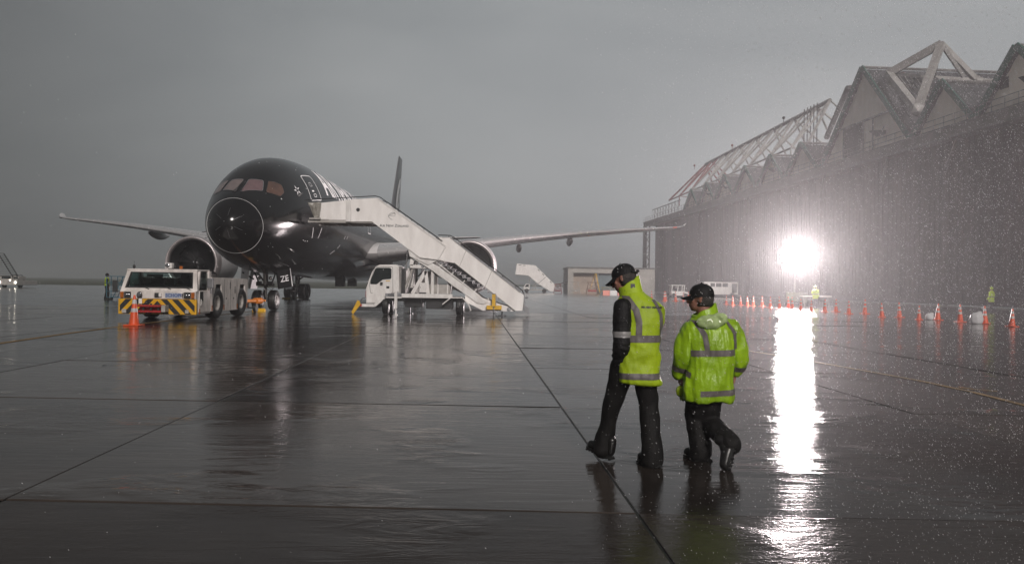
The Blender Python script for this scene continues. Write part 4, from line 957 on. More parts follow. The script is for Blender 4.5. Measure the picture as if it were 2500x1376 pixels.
def make_man1():
    """tall man, sleeveless hi-vis vest over a black pullover; +y is away from the camera"""
    SL, SR = Vector((-0.112, -0.055, 1.325)), Vector((0.135, 0.09, 1.32))
    EL, WL = Vector((-0.118, -0.085, 1.01)), Vector((-0.140, 0.0, 0.835))
    ER, WR = Vector((0.165, 0.14, 1.02)), Vector((0.12, 0.28, 0.88))
    hipL, kneeL, ankL = Vector((-0.09, 0.02, 0.86)), Vector((-0.165, 0.12, 0.48)), Vector((-0.225, 0.20, 0.150))
    hipR, kneeR, ankR = Vector((0.085, 0.02, 0.86)), Vector((0.140, 0.05, 0.47)), Vector((0.155, -0.03, 0.11))
    HC = Vector((-0.085, 0.10, 1.575))
    bm = bmesh.new()
    torso(bm, [(0.80, 0, 0.02, 0.15, 0.10, 0, 0.9), (0.95, 0, 0.02, 0.15, 0.10, 0, 0.9), (1.15, 0, 0.01, 0.15, 0.10, 0, 0.9), (1.34, 0, 0.03, 0.165, 0.10, 0, 0.9), (1.44, -0.01, 0.05, 0.08, 0.07, 0, 1)], 24)
    limb(bm, [Vector((-0.01, 0.05, 1.40)), Vector((-0.055, 0.08, 1.53))], [0.062, 0.058])
    for a, b, c in ((SL, EL, WL), (SR, ER, WR)): limb(bm, *dense([a, b, c], [0.052, 0.042, 0.027]))
    for a, b, c in ((hipL, kneeL, ankL), (hipR, kneeR, ankR)): limb(bm, *dense([a, b, c], [0.085, 0.058, 0.04])); limb(bm, [c, c + Vector((-0.03, 0.12, -0.07))], [0.038, 0.03])
    hand(bm, WL, (0.18, -0.10, -1), (1.0, 0.5, 0.0), (0.2, 1, 0.1), 1.08); hand(bm, WR, (0.0, 0.3, -1), (-1, 0, 0), (0, 1, 0.3), 1.05)
    P_, Rm = head_parts(bm, HC, (-0.80, 0.42, -0.36), (-0.22, 0.25, 1.0))
    body = obj('person', remesh(bm, 0.0068, 1), M['skin_'], None, sm='keep')
    eyes(P_, body); hair_obj(P_, Rm, body); cap_obj(P_, Rm, body, strapback=True)
    # trousers
    bm = bmesh.new(); torso(bm, [(0.78, 0.0, 0.02, 0.150, 0.115, 0, 0.85), (0.85, 0.0, 0.02, 0.165, 0.12, 0, 0.85), (0.98, 0, 0.02, 0.16, 0.115, 0, 0.9)], 24)
    limb(bm, *dense([hipL + Vector((0, 0, -0.02)), (hipL + kneeL) / 2 + Vector((0.005, 0, 0)), kneeL, (kneeL + ankL) / 2, ankL + Vector((0.0, -0.01, 0.0)), ankL + Vector((-0.006, -0.012, -0.06))], [0.100, 0.088, 0.076, 0.072, 0.080, 0.083]))
    limb(bm, *dense([hipR + Vector((0.01, 0, -0.02)), (hipR + kneeR) / 2, kneeR, (kneeR + ankR) / 2, ankR + Vector((0.0, 0.0, 0.02)), ankR + Vector((0.0, 0.0, -0.055))], [0.100, 0.092, 0.084, 0.082, 0.088, 0.092]))
    b = remesh(bm, 0.013, 2); wrinkle(b, 0.014, 7, (1, 1, 0.6), 2.0); obj('trousers', b, M['trouser'], body, sm='keep')
    boot(body, ankL + Vector((0.075, -0.075, -0.135)), ankL + Vector((-0.135, 0.12, -0.075)), (0, -0.0, 1))
    boot(body, ankR + Vector((0.055, -0.07, -0.103)), ankR + Vector((-0.085, 0.17, -0.103)), (0, 0, 1))
    # black sleeves
    def sleeve(a, b, c, seed):
        bm = bmesh.new(); limb(bm, *dense([a + Vector((0, 0, 0.01)), (a * 2 + b) / 3, b + (a - b) * 0.12, b, (b + c) / 2, c + (b - c) * 0.12], [0.078, 0.082, 0.073, 0.070, 0.066, 0.046])); b2 = remesh(bm, 0.011, 2)
        wrinkle(b2, 0.012, 13, (0.4, 0.6, 1.6), seed, mask=lambda p: 0.35 + 0.9 * max(0, min(1, (1.15 - p.z) * 6))); return obj('sleeve', b2, M['navy'], body, sm='keep')
    s1 = sleeve(SL, EL, WL, 1.0); sleeve(SR, ER, WR, 5.0)
    strip(s1, band(1.085, 1.135), 0.004, 'sleeve_band', M['reflect2'], s1)
    bm = bmesh.new(); torso(bm, [(0.86, 0.02, 0.02, 0.158, 0.118, 0, 0.85), (1.0, 0.02, 0.015, 0.155, 0.115, 0, 0.85), (1.15, 0.02, 0.01, 0.158, 0.118, 0, 0.85), (1.30, 0.015, 0.03, 0.172, 0.118, 0, 0.88), (1.38, 0, 0.04, 0.15, 0.10, 0, 0.9), (1.45, -0.01, 0.05, 0.085, 0.078, 0, 1)], 28)
    b = remesh(bm, 0.014, 1); obj('pullover', b, M['navy'], body, sm='keep')
    # vest
    bm = bmesh.new()
    torso(bm, [(0.695, 0.045, 0.01, 0.178, 0.145, 0, 0.72), (0.72, 0.045, 0.01, 0.178, 0.145, 0, 0.72), (0.85, 0.04, 0.01, 0.172, 0.14, 0, 0.75), (0.98, 0.045, 0.005, 0.160, 0.135, 0, 0.78), (1.12, 0.055, 0.0, 0.158, 0.135, 0, 0.8),
               (1.25, 0.068, 0.015, 0.182, 0.135, 0, 0.8), (1.33, 0.058, 0.03, 0.190, 0.13, 0, 0.85), (1.385, 0.032, 0.04, 0.172, 0.115, -0.01, 0.9), (1.425, 0.00, 0.05, 0.122, 0.095, 0.006, 0.95), (1.45, -0.02, 0.055, 0.092, 0.085, 0.02, 1.0)], 44)
    b = remesh(bm, 0.0105, 2)
    wrinkle(b, 0.024, 5.0, (0.7, 0.7, 1.1), 4.0, mask=lambda p: 0.5 + 0.7 * max(0, min(1, (1.05 - p.z) * 4))); wrinkle(b, 0.007, 14, (1.2, 1, 0.5), 9)
    vest = obj('vest', b, M['hivis'], body, sm='keep')
    # standing collar
    bm = bmesh.new(); rings = []
    for k, (z, cx, cy, a, bb, tl) in enumerate([(1.40, -0.01, 0.05, 0.108, 0.098, 0.02), (1.45, -0.025, 0.06, 0.094, 0.09, 0.035), (1.50, -0.035, 0.07, 0.090, 0.085, 0.045), (1.545, -0.045, 0.08, 0.088, 0.083, 0.055), (1.548, -0.045, 0.08, 0.078, 0.073, 0.055), (1.47, -0.03, 0.07, 0.075, 0.072, 0.03)]):
        rings.append([(cx + a * math.cos(t), cy + bb * math.sin(t), z + tl * math.cos(t) - 0.03 * max(0, math.sin(t)) + 0.006 * math.sin(5 * t + k)) for t in [2 * math.pi * q / 36 for q in range(36)]])
    loft(bm, rings, False, False); wrinkle(bm, 0.004, 14, (1, 1, 1.5), 2); col_ = obj('collar', bm, M['hivis'], vest, sm='keep')
    bm = bmesh.new(); box(bm, -0.018, 0.018, -0.003, 0.003, -0.018, 0.018, M=Matrix.Translation((-0.022, -0.013, 1.515)) @ Matrix.Rotation(R(-8), 4, 'X')); obj('collar_label', bm, M['black'], col_)
    bm = bmesh.new(); ball(bm, Vector((-0.085, 0.004, 1.475)), 0.006); obj('collar_stud', bm, M['black'], col_)
    # tape
    strip(vest, band(1.045, 1.105, 0.01), 0.0035, 'tape_band', M['tape'], vest); strip(vest, band(0.738, 0.788, 0.0), 0.0035, 'tape_band', M['tape'], vest)
    back = lambda c, n: n.y < 0.35
    for pl in ((-0.085, 1.43, -0.005, 1.31), (-0.005, 1.31, 0.018, 1.215), (0.018, 1.215, 0.015, 1.106)): strip(vest, strap(*pl, 0.052), 0.0035, 'tape_strap', M['tape'], vest, back)
    for pl in ((0.150, 1.40, 0.205, 1.28), (0.205, 1.28, 0.212, 1.106)): strip(vest, strap(*pl, 0.03), 0.0035, 'tape_strap', M['tape'], vest, back)
    project_text('AIR NEW ZEALAND', 0.0205, vest, (0.128, -0.6, 1.33), (0, 1, 0), (1, 0, -0.02), (0, 0, 1), M['black'], vest, 'vest_lettering', bold=0.0012)
    bm = text_bm('@', 0.001)
    bm.free()
    return body
M['reflect2'] = mat('silver_reflective_tape', (0.25, 0.24, 0.24), 0.35, 0.2, var=0.1)

def make_man2():
    """stocky man in a long hooded hi-vis raincoat, right foot lifted behind him"""
    SL, SR = Vector((-0.160, -0.01, 1.14)), Vector((0.175, 0.02, 1.15))
    EL, WL = Vector((-0.215, 0.0, 0.93)), Vector((-0.232, 0.06, 0.755))
    ER, WR = Vector((0.262, 0.05, 0.93)), Vector((0.245, 0.10, 0.765))
    hipL, kneeL, ankL = Vector((-0.10, 0.02, 0.62)), Vector((-0.095, 0.10, 0.36)), Vector((-0.068, 0.04, 0.10))
    hipR, kneeR, ankR = Vector((0.03, 0.02, 0.62)), Vector((0.005, 0.06, 0.34)), Vector((0.130, -0.22, 0.200))
    HC = Vector((-0.085, 0.03, 1.415))
    bm = bmesh.new()
    torso(bm, [(0.58, -0.03, 0.02, 0.15, 0.11, 0, 0.9), (0.75, -0.02, 0.01, 0.17, 0.13, 0, 0.9), (0.95, 0, 0.0, 0.17, 0.13, 0, 0.9), (1.14, 0, 0.01, 0.17, 0.11, 0, 0.9), (1.24, -0.03, 0.02, 0.08, 0.07, 0, 1)], 24)
    limb(bm, [Vector((-0.03, 0.02, 1.20)), Vector((-0.07, 0.025, 1.36))], [0.064, 0.060])
    for a, b, c in ((SL, EL, WL), (SR, ER, WR)): limb(bm, *dense([a, b, c], [0.052, 0.042, 0.028]))
    for a, b, c in ((hipL, kneeL, ankL), (hipR, kneeR, ankR)): limb(bm, *dense([a, b, c], [0.08, 0.056, 0.04]))
    limb(bm, [ankL, ankL + Vector((-0.06, 0.1, -0.05))], [0.036, 0.03]); limb(bm, [ankR, ankR + Vector((-0.03, 0.0, -0.13))], [0.036, 0.03])
    hand(bm, WL, (-0.03, 0.15, -1), (1, 0.3, 0), (0.1, 1, 0.2), 1.0, 1.5); hand(bm, WR, (-0.10, 0.12, -1), (-1, 0.2, 0), (0, 1, 0.2), 1.0, 1.4)
    P_, Rm = head_parts(bm, HC, (-0.93, 0.36, -0.02), (0.02, -0.02, 1.0))
    body = obj('person', remesh(bm, 0.0068, 1), M['skin_'], None, sm='keep')
    eyes(P_, body); hair_obj(P_, Rm, body); cap_obj(P_, Rm, body)
    # trousers
    bm = bmesh.new(); torso(bm, [(0.52, -0.03, 0.03, 0.155, 0.11, 0, 0.85), (0.66, -0.03, 0.03, 0.165, 0.12, 0, 0.85)], 24)
    limb(bm, *dense([hipL, (hipL + kneeL) / 2, kneeL, (kneeL + ankL) / 2, ankL + Vector((0, 0.0, 0.03)), ankL + Vector((0.0, -0.0, -0.045))], [0.100, 0.098, 0.090, 0.084, 0.090, 0.092]))
    limb(bm, *dense([hipR, (hipR + kneeR) / 2, kneeR + Vector((0.01, 0, 0)), (kneeR + ankR) / 2, ankR], [0.095, 0.094, 0.088, 0.086, 0.088]))
    b = remesh(bm, 0.012, 2); wrinkle(b, 0.012, 9, (1, 1, 0.8), 6.0); obj('trousers', b, M['trouser'], body, sm='keep')
    boot(body, ankL + Vector((0.085, -0.06, -0.095)), ankL + Vector((-0.115, 0.125, -0.095)), (0, 0, 1), 1.06)
    boot(body, ankR + Vector((0.055, -0.035, 0.045)), ankR + Vector((-0.045, -0.10, -0.215)), (-0.80, 0.55, 0.35), 1.12)
    # raincoat with sleeves
    bm = bmesh.new()
    torso(bm, [(0.535, -0.02, 0.01, 0.205, 0.165, 0, 0.75), (0.56, -0.02, 0.01, 0.205, 0.165, 0, 0.75), (0.68, -0.015, 0.0, 0.203, 0.16, 0, 0.78), (0.82, -0.005, 0.0, 0.20, 0.155, 0, 0.8), (0.95, 0.0, -0.005, 0.205, 0.155, 0, 0.82),
               (1.06, 0.0, 0.0, 0.215, 0.15, 0, 0.85), (1.15, 0.0, 0.01, 0.215, 0.14, 0, 0.9), (1.21, -0.01, 0.02, 0.17, 0.12, 0, 0.95), (1.26, -0.03, 0.03, 0.11, 0.095, 0, 1)], 44)
    for a, b, c, q in ((SL, EL, WL, -1), (SR, ER, WR, 1)):
        limb(bm, *dense([a + Vector((q * -0.01, 0, -0.005)), (a + b) / 2 + Vector((q * 0.012, 0, 0)), b + Vector((q * 0.0, 0, 0.0)), (b + c) / 2, c + (b - c) * 0.02], [0.085, 0.088, 0.088, 0.076, 0.060]))
    b = remesh(bm, 0.0105, 2)
    wrinkle(b, 0.026, 5.5, (1.3, 1.0, 0.5), 11.0, mask=lambda p: 0.6 + 0.5 * max(0, min(1, (0.95 - p.z) * 4)) + (0.5 if abs(p.x) > 0.2 else 0)); wrinkle(b, 0.009, 13, (1.4, 1, 0.45), 3)
    coat = obj('raincoat', b, M['hivis2'], body, sm='keep')
    for a, b_ in ((WL, EL), (WR, ER)):
        d = (b_ - a).normalized(); q = -1 if a.x < 0 else 1
        kp = lambda c, n, q=q: c.x * q > 0.19
        strip(coat, [(a + d * 0.085, d), (a + d * 0.035, -d)], 0.0035, 'cuff_tape', M['tape'], coat, kp)
    cyl_ = lambda c, n: abs(c.x) < 0.208
    strip(coat, band(0.925, 0.978, 0.03), 0.0035, 'tape_band', M['tape'], coat, lambda c, n: abs(c.x) < 0.19); strip(coat, band(0.585, 0.635, 0.05), 0.0035, 'tape_band', M['tape'], coat, lambda c, n: n.y < 0.6 and c.x > -0.12)
    back = lambda c, n: n.y < 0.25
    for pl in ((-0.155, 1.225, -0.082, 1.10), (-0.082, 1.10, -0.062, 0.978)): strip(coat, strap(*pl, 0.045), 0.0035, 'tape_strap', M['tape'], coat, back)
    for pl in ((0.115, 1.235, 0.185, 1.12), (0.185, 1.12, 0.195, 0.985)): strip(coat, strap(*pl, 0.034), 0.0035, 'tape_strap', M['tape'], coat, back)
    # collar and the rolled hood with its clear lining
    bm = bmesh.new(); rings = []
    for k, (z, cx, cy, a, bb, tl) in enumerate([(1.20, -0.03, 0.02, 0.135, 0.115, 0.02), (1.26, -0.045, 0.025, 0.115, 0.105, 0.03), (1.315, -0.055, 0.03, 0.105, 0.098, 0.055), (1.32, -0.055, 0.03, 0.094, 0.088, 0.055), (1.24, -0.05, 0.03, 0.085, 0.08, 0.03)]):
        rings.append([(cx + a * math.cos(t), cy + bb * math.sin(t), z + tl * math.cos(t) + 0.007 * math.sin(4 * t + k)) for t in [2 * math.pi * q / 36 for q in range(36)]])
    loft(bm, rings, False, False); wrinkle(bm, 0.005, 14, (1, 1, 1.5), 8); obj('collar', bm, M['hivis2'], coat, sm='keep')
    bm = bmesh.new(); ball(bm, Vector((-0.035, -0.125, 1.215)), 0.1, (1.12, 0.45, 0.60), 28); ball(bm, Vector((0.045, -0.130, 1.245)), 0.06, (1.2, 0.5, 0.8), 16)
    b = remesh(bm, 0.009, 1); wrinkle(b, 0.015, 15, (1, 1, 1.2), 5); obj('hood', b, M['clear'], coat, sm='keep')
    bm = bmesh.new(); ball(bm, Vector((-0.245, 0.05, 0.60)), 0.05, (0.7, 0.7, 1.0), 16); b = remesh(bm, 0.01, 1); wrinkle(b, 0.01, 20); obj('carried_glove', b, M['hivis'], body, sm='keep')
    return body

m1 = make_man1(); m1.location = (1.045, 6.60, 0.0)
tag(m1, 'tall walking man in black cap and sleeveless hi-vis vest with black sleeves', 'person', 'two ground crew walking away over the wet apron')
m2 = make_man2(); m2.location = (1.735, 6.78, 0.0)
tag(m2, 'shorter man in black cap and long hi-vis raincoat, one boot lifted behind', 'person', 'two ground crew walking away over the wet apron')

def small_person(loc, rz, label, top, legs=None, h=1.75, kind='jacket', lean=0.0, cap=False):
    bm = bmesh.new(); k = h / 1.75
    torso(bm, [(0.85, 0, 0, 0.15, 0.10, 0, 0.9), (1.1, 0, 0, 0.14, 0.10, 0, 0.9), (1.38, 0, 0, 0.18, 0.10, 0, 0.9), (1.48, 0, 0, 0.07, 0.06, 0, 1)], 12)
    limb(bm, [Vector((0, 0, 1.45)), Vector((0, 0.02, 1.6))], [0.06, 0.055], 8); ball(bm, Vector((0, 0.02, 1.65)), 0.105, (0.8, 0.95, 1.1), 12); ball(bm, Vector((0, 0.12, 1.64)), 0.02)
    arms = [[Vector((q * 0.19, 0, 1.38)), Vector((q * 0.25, -0.03, 1.12)), Vector((q * 0.22, 0.10, 0.92))] for q in (-1, 1)]
    lg = [[Vector((q * 0.09, 0, 0.9)), Vector((q * 0.11, 0.05 * q + 0.03, 0.5)), Vector((q * 0.12, 0.08 * q, 0.09))] for q in (-1, 1)]
    for a in arms: limb(bm, a, [0.05, 0.04, 0.03], 8); limb(bm, [a[2], a[2] + Vector((0, 0.02, -0.12))], [0.035, 0.025], 8)
    for a in lg: limb(bm, a, [0.08, 0.06, 0.045], 8)
    body = obj('person', remesh(bm, 0.022, 1), M['skin_'], None, sm='keep')
    bm = bmesh.new(); torso(bm, [(0.80, 0, 0, 0.165, 0.125, 0, 0.85), (0.96, 0, 0, 0.165, 0.125, 0, 0.85)], 12)
    for a in lg: limb(bm, a, [0.095, 0.08, 0.078], 10)
    b = remesh(bm, 0.025, 1); wrinkle(b, 0.01, 8); obj('trousers', b, M['trouser'], body, sm='keep')
    for a in lg: boot(body, a[2] + Vector((0, -0.09, -0.09)), a[2] + Vector((0.0, 0.18, -0.09)), (0, 0, 1))
    bm = bmesh.new(); torso(bm, [(0.72 if kind == 'jacket' else 0.95, 0, 0, 0.21, 0.16, 0, 0.8), (1.1, 0, 0, 0.19, 0.145, 0, 0.85), (1.38, 0, 0, 0.20, 0.13, 0, 0.9), (1.50, 0, 0, 0.10, 0.09, 0, 1)], 16)
    if kind == 'jacket':
        for a in arms: limb(bm, a, [0.085, 0.08, 0.06], 10)
    else:
        b3 = bmesh.new()
        for a in arms: limb(b3, a, [0.08, 0.07, 0.055], 10)
        obj('sleeves', remesh(b3, 0.025, 1), M['navy'], body, sm='keep')
    b = remesh(bm, 0.025, 1); wrinkle(b, 0.012, 7); j = obj(kind, b, top, body, sm='keep')
    strip(j, band(1.06, 1.12), 0.006, 'tape_band', M['tape'], j)
    bm = bmesh.new(); ball(bm, Vector((0, 0.0, 1.67)), 0.115, (0.9, 1.0, 1.05), 14); bmesh.ops.delete(bm, geom=[v for v in bm.verts if v.co.z < 1.62 and v.co.y > 0.03], context='VERTS'); obj('cap' if cap else 'hood', bm, M['navy'] if cap else top, body, sm=True)
    body.scale = (k, k, k); body.location = loc; body.rotation_euler = (0, 0, rz)
    tag(body, label, 'person'); return body
small_person((-28.2, 54.2, 0), R(-60), 'man in yellow vest and dark hood beside the blue wheeled steps', M['hivis'], kind='vest', cap=True, h=1.80)
small_person((24.0, 61.5, 0), R(180), 'worker in pale hi-vis coat standing under the floodlight glare', M['hivis'], h=1.65)
small_person((33.9, 55.0, 0), R(30), 'worker in hi-vis jacket at the far right before the hangar doors', M['hivis'], h=1.75)
# ================================================================ pushback tractor
def clip(poly, x0, x1, y0, y1):
    def cut(pl, f, inter):
        out_ = []
        for i, p in enumerate(pl):
            q = pl[(i + 1) % len(pl)]
            if f(p): out_.append(p)
            if f(p) != f(q): out_.append(inter(p, q))
        return out_
    def ix(c): return lambda p, q: (c, p[1] + (q[1] - p[1]) * (c - p[0]) / (q[0] - p[0]))
    def iy(c): return lambda p, q: (p[0] + (q[0] - p[0]) * (c - p[1]) / (q[1] - p[1]), c)
    for f, it in ((lambda p: p[0] >= x0, ix(x0)), (lambda p: p[0] <= x1, ix(x1)), (lambda p: p[1] >= y0, iy(y0)), (lambda p: p[1] <= y1, iy(y1))):
        if poly: poly = cut(poly, f, it)
    return poly
M['tugwhite'] = mat('tractor_cream_paint', (0.74, 0.69, 0.66), 0.35, coat=0.3, dirt=(0.46, 0.42, 0.39), vscale=2.6, stretch=(1.5, 1.5, 0.6))
M['orangetow'] = mat('orange_tow_paint', (0.50, 0.15, 0.01), 0.4, var=0.15)
M['brown'] = mat('rusty_brown_steel', (0.12, 0.06, 0.035), 0.6, var=0.3)
M['yellow2'] = mat('dull_yellow_steel', (0.18, 0.15, 0.06), 0.6, var=0.3)
M['offblue'] = mat('pale_blue_plate', (0.30, 0.34, 0.42), 0.4)
M['hazyellow'] = mat('hazard_yellow', (0.58, 0.31, 0.012), 0.4, var=0.12, vscale=6)
M['amber'] = mat('amber_lens', (0.32, 0.085, 0.008), 0.15, coat=0.5)
M['lampglass'] = mat('lamp_reflector', (0.45, 0.45, 0.47), 0.12, 0.9)
M['tint'] = mat('tinted_cab_glass', (0.35, 0.48, 0.46), 0.02, trans=1.0, ior=1.25)
M['cabin'] = mat('dark_cab_interior', (0.02, 0.02, 0.02), 0.7)
tug = tag(empty('tow_tractor', (-12.84, 28.2, 0), R(-0.5)), 'low cream pushback tractor with yellow and black striped nose, towing bar at its back', 'tow tractor')
# lower body
bm = bmesh.new(); prism(bm, [(0.06, 0.24), (0.06, 1.06), (0.55, 1.10), (1.42, 1.10), (1.42, 0.24)], -1.36, 1.36, axis='x'); obj('front_body', bm, M['tugwhite'], tug)
bm = bmesh.new(); bbox(bm, -1.42, 1.42, 0.0, 0.10, 0.22, 0.775, 0.03); bbox(bm, -1.42, -1.365, 0.0, 0.7, 0.22, 0.775, 0.02); bp_ = obj('bumper', bm, M['hazyellow'], tug)
for sg in (-1, 1):
    for k in range(-1, 5):
        x = 0.10 + 0.40 * k; poly = clip([(x, 0.80), (x + 0.22, 0.80), (x + 0.22 + 0.56, 0.20), (x + 0.56, 0.20)], 0.0, 1.36, 0.235, 0.765)
        if len(poly) < 3: continue
        bm = bmesh.new(); prism(bm, [(sg * a, b) for a, b in poly], -0.006, 0.02); obj('hazard_stripe', bm, M['black'], bp_)
bm = bmesh.new(); bbox(bm, -1.38, 1.38, 0.02, 0.12, 0.79, 1.06, 0.02); lb = obj('lamp_panel', bm, M['tugwhite'], tug)
for sg in (-1, 1):
    bm = bmesh.new(); bbox(bm, sg * 1.09 - 0.12, sg * 1.09 + 0.12, -0.02, 0.05, 0.81, 1.03, 0.02); h_ = obj('headlight_housing', bm, M['black'], lb)
    for q in (-0.05, 0.05):
        bm = bmesh.new(); ball(bm, Vector((sg * 1.09 + q, -0.012, 0.92)), 0.05, (1, 0.35, 1)); obj('headlight', bm, M['lampglass'], h_, sm=True)
    bm = bmesh.new(); bbox(bm, sg * 1.29 - 0.06, sg * 1.29 + 0.06, -0.03, 0.05, 0.81, 1.03, 0.02); obj('indicator', bm, M['amber'], lb)
bm = bmesh.new(); bbox(bm, -0.10, 0.06, -0.03, 0.04, 0.84, 1.0, 0.015); obj('camera_box', bm, M['darkmetal'], lb)
bm = bmesh.new(); bbox(bm, 0.07, 0.16, -0.06, 0.04, 0.86, 0.99, 0.015); obj('reversing_speaker', bm, M['white'], lb)
bm = bmesh.new(); box(bm, 0.27, 0.84, 0.010, 0.021, 0.83, 1.0); np_ = obj('name_plate', bm, M['offblue'] if 'offblue' in M else M['white'], lb)
M['blueink'] = mat('blue_lettering', (0.03, 0.06, 0.20), 0.5)
def text_on(s, size, loc, rot, m, parent, name, bold=0.004, align='LEFT', spacing=1.0, shear=0.0):
    t = text_bm(s, size, align=align, bold=bold, spacing=spacing, shear=shear); bmesh.ops.transform(t, matrix=Matrix.Translation(loc) @ Euler([R(a) for a in rot]).to_matrix().to_4x4(), verts=t.verts[:])
    return obj(name, t, m, parent, sm='keep')
text_on('SCHOPF', 0.165, (0.29, 0.006, 0.86), (90, 0, 0), M['blueink'], np_, 'plate_lettering')
text_on('8', 0.25, (0.86, 0.014, 0.83), (90, 0, 0), M['black'], lb, 'fleet_number', 0.006, shear=0.2)
# oval mirror on a stalk and licence box
bm = bmesh.new(); ball(bm, Vector((-0.62, -0.10, 0.93)), 0.12, (0.75, 0.22, 1.0), 16, Matrix.Rotation(R(25), 3, 'Y')); tube(bm, [(-0.62, -0.05, 0.9), (-0.58, 0.02, 0.82)], 0.015); obj('front_mirror', bm, M['black'], lb, sm=True)
bm = bmesh.new(); ball(bm, Vector((-0.615, -0.118, 0.93)), 0.10, (0.7, 0.12, 0.95), 16, Matrix.Rotation(R(25), 3, 'Y')); obj('mirror_glass', bm, M['lampglass'], lb, sm=True)
bm = bmesh.new(); bbox(bm, -0.66, -0.54, -0.05, -0.007, 0.60, 0.79, 0.015); obj('switch_box', bm, M['white'], bp_)
bm = bmesh.new(); bbox(bm, -1.28, -1.12, -0.03, -0.007, 0.26, 0.40, 0.01); bbox(bm, 1.0, 1.14, -0.03, -0.007, 0.27, 0.40, 0.01) if False else None; obj('step_plate', bm, M['offwhite'], bp_)
bm = bmesh.new(); bbox(bm, 1.02, 1.15, -0.03, -0.007, 0.27, 0.40, 0.01); obj('step_plate', bm, M['offwhite'], bp_)
# tow coupling
cp = empty('coupling', parent=tug)
bm = bmesh.new(); bbox(bm, -0.60, 0.28, -0.34, -0.05, 0.30, 0.37, 0.015); bbox(bm, -0.60, 0.28, -0.34, -0.05, 0.50, 0.57, 0.015); bbox(bm, -0.60, 0.28, -0.08, -0.01, 0.30, 0.57, 0.015); obj('coupling_frame', bm, M['red'], cp)
bm = bmesh.new(); bbox(bm, 0.285, 0.43, -0.31, -0.02, 0.32, 0.56, 0.015); obj('coupling_plate', bm, M['offwhite'], cp)
for x in (-0.4, -0.12, 0.14):
    bm = bmesh.new(); cyl(bm, (x, -0.22, 0.28), (x, -0.22, 0.62), 0.035, n=12); obj('coupling_pin', bm, M['darkmetal'], cp, sm=True)
bm = bmesh.new(); tube(bm, [(-0.3, -0.2, 0.62), (-0.34, -0.2, 0.72), (-0.25, -0.18, 0.75), (-0.22, -0.1, 0.62)], 0.013); obj('pull_chain', bm, M['darkmetal'], cp, sm=True)
# cab
cab = empty('cab', parent=tug)
wb, wt, wz0, wz1 = 1.30, 1.20, 1.13, 1.77
def quad_frame(bm, outer, inner, y0f, depth):
    n = len(outer)
    for i in range(n):
        a, b, c, d = outer[i], outer[(i + 1) % n], inner[(i + 1) % n], inner[i]
        vs = [bm.verts.new((p[0], y0f(p[1]), p[1])) for p in (a, b, c, d)] + [bm.verts.new((p[0], y0f(p[1]) + depth, p[1])) for p in (a, b, c, d)]
        for f in ((0, 1, 2, 3), (7, 6, 5, 4), (0, 4, 5, 1), (1, 5, 6, 2), (2, 6, 7, 3), (3, 7, 4, 0)): bm.faces.new([vs[k] for k in f])
yf = lambda z: 0.10 + (z - 1.06) * 0.34
bm = bmesh.new(); quad_frame(bm, [(-1.40, 1.065), (1.40, 1.065), (1.27, 1.84), (-1.27, 1.84)], [(-1.26, 1.17), (1.23, 1.17), (1.15, 1.76), (-1.15, 1.76)], yf, 0.10); obj('windscreen_frame', bm, M['tugwhite'], cab)
bm = bmesh.new(); quad_frame(bm, [(-1.255, 1.175), (1.225, 1.175), (1.145, 1.755), (-1.145, 1.755)], [(-1.20, 1.225), (1.17, 1.225), (1.10, 1.72), (-1.10, 1.72)], lambda z: yf(z) + 0.02, 0.03); obj('windscreen_seal', bm, M['black'], cab)
bm = bmesh.new(); vs = [bm.verts.new((x, yf(z) + 0.035 + o_, z)) for o_ in (0, 0.008) for x, z in ((-1.2, 1.225), (1.17, 1.225), (1.10, 1.72), (-1.10, 1.72))]
bm.faces.new(vs[:4]); bm.faces.new(vs[4:][::-1]); obj('windscreen', bm, M['tint'], cab)
bm = bmesh.new(); bbox(bm, -1.30, 1.30, 0.34, 1.52, 1.80, 1.87, 0.03); obj('cab_roof', bm, M['tugwhite'], cab)
for x in (-1.32, 1.28):
    s = -1 if x < 0 else 1
    bm = bmesh.new(); prism(bm, [(1.28, 1.10), (1.42, 1.10), (1.50, 1.82), (1.30, 1.82)], x - 0.04, x + 0.08, axis='x'); obj('rear_pillar', bm, M['tugwhite'], cab)
    bm = bmesh.new(); prism(bm, [(0.40, 1.13), (1.26, 1.13), (1.26, 1.74), (0.52, 1.74)], x + 0.0, x + 0.02, axis='x'); obj('side_window', bm, M['tint'], cab)
    bm = bmesh.new(); prism(bm, [(0.30, 1.10), (0.40, 1.10), (0.56, 1.80), (0.46, 1.80)], x - 0.03, x + 0.07, axis='x'); obj('front_pillar', bm, M['tugwhite'], cab)
bm = bmesh.new(); bbox(bm, -1.2, 1.2, 1.46, 1.52, 1.10, 1.45, 0.01); obj('rear_bulkhead', bm, M['cabin'], cab)
bm = bmesh.new(); bbox(bm, -1.2, 1.2, 0.36, 0.62, 1.10, 1.22, 0.02); obj('dashboard', bm, M['cabin'], cab)
for x in (-0.55, 0.45):
    bm = bmesh.new(); bbox(bm, x - 0.26, x + 0.26, 1.18, 1.32, 1.12, 1.55, 0.05); bbox(bm, x - 0.14, x + 0.14, 1.2, 1.3, 1.50, 1.68, 0.04); obj('seat', bm, M['cabin'], cab)
bm = bmesh.new(); tube(bm, [(0.45 + 0.18 * math.cos(t), 0.78, 1.30 + 0.18 * math.sin(t)) for t in [math.pi * 2 * k / 18 for k in range(19)]], 0.014); obj('steering_wheel', bm, M['black'], cab, sm=True)
bm = bmesh.new(); bbox(bm, -0.62, -0.02, 0.46, 0.48, 1.57, 1.68, 0.01); obj('sun_visor', bm, M['greymetal'], cab)
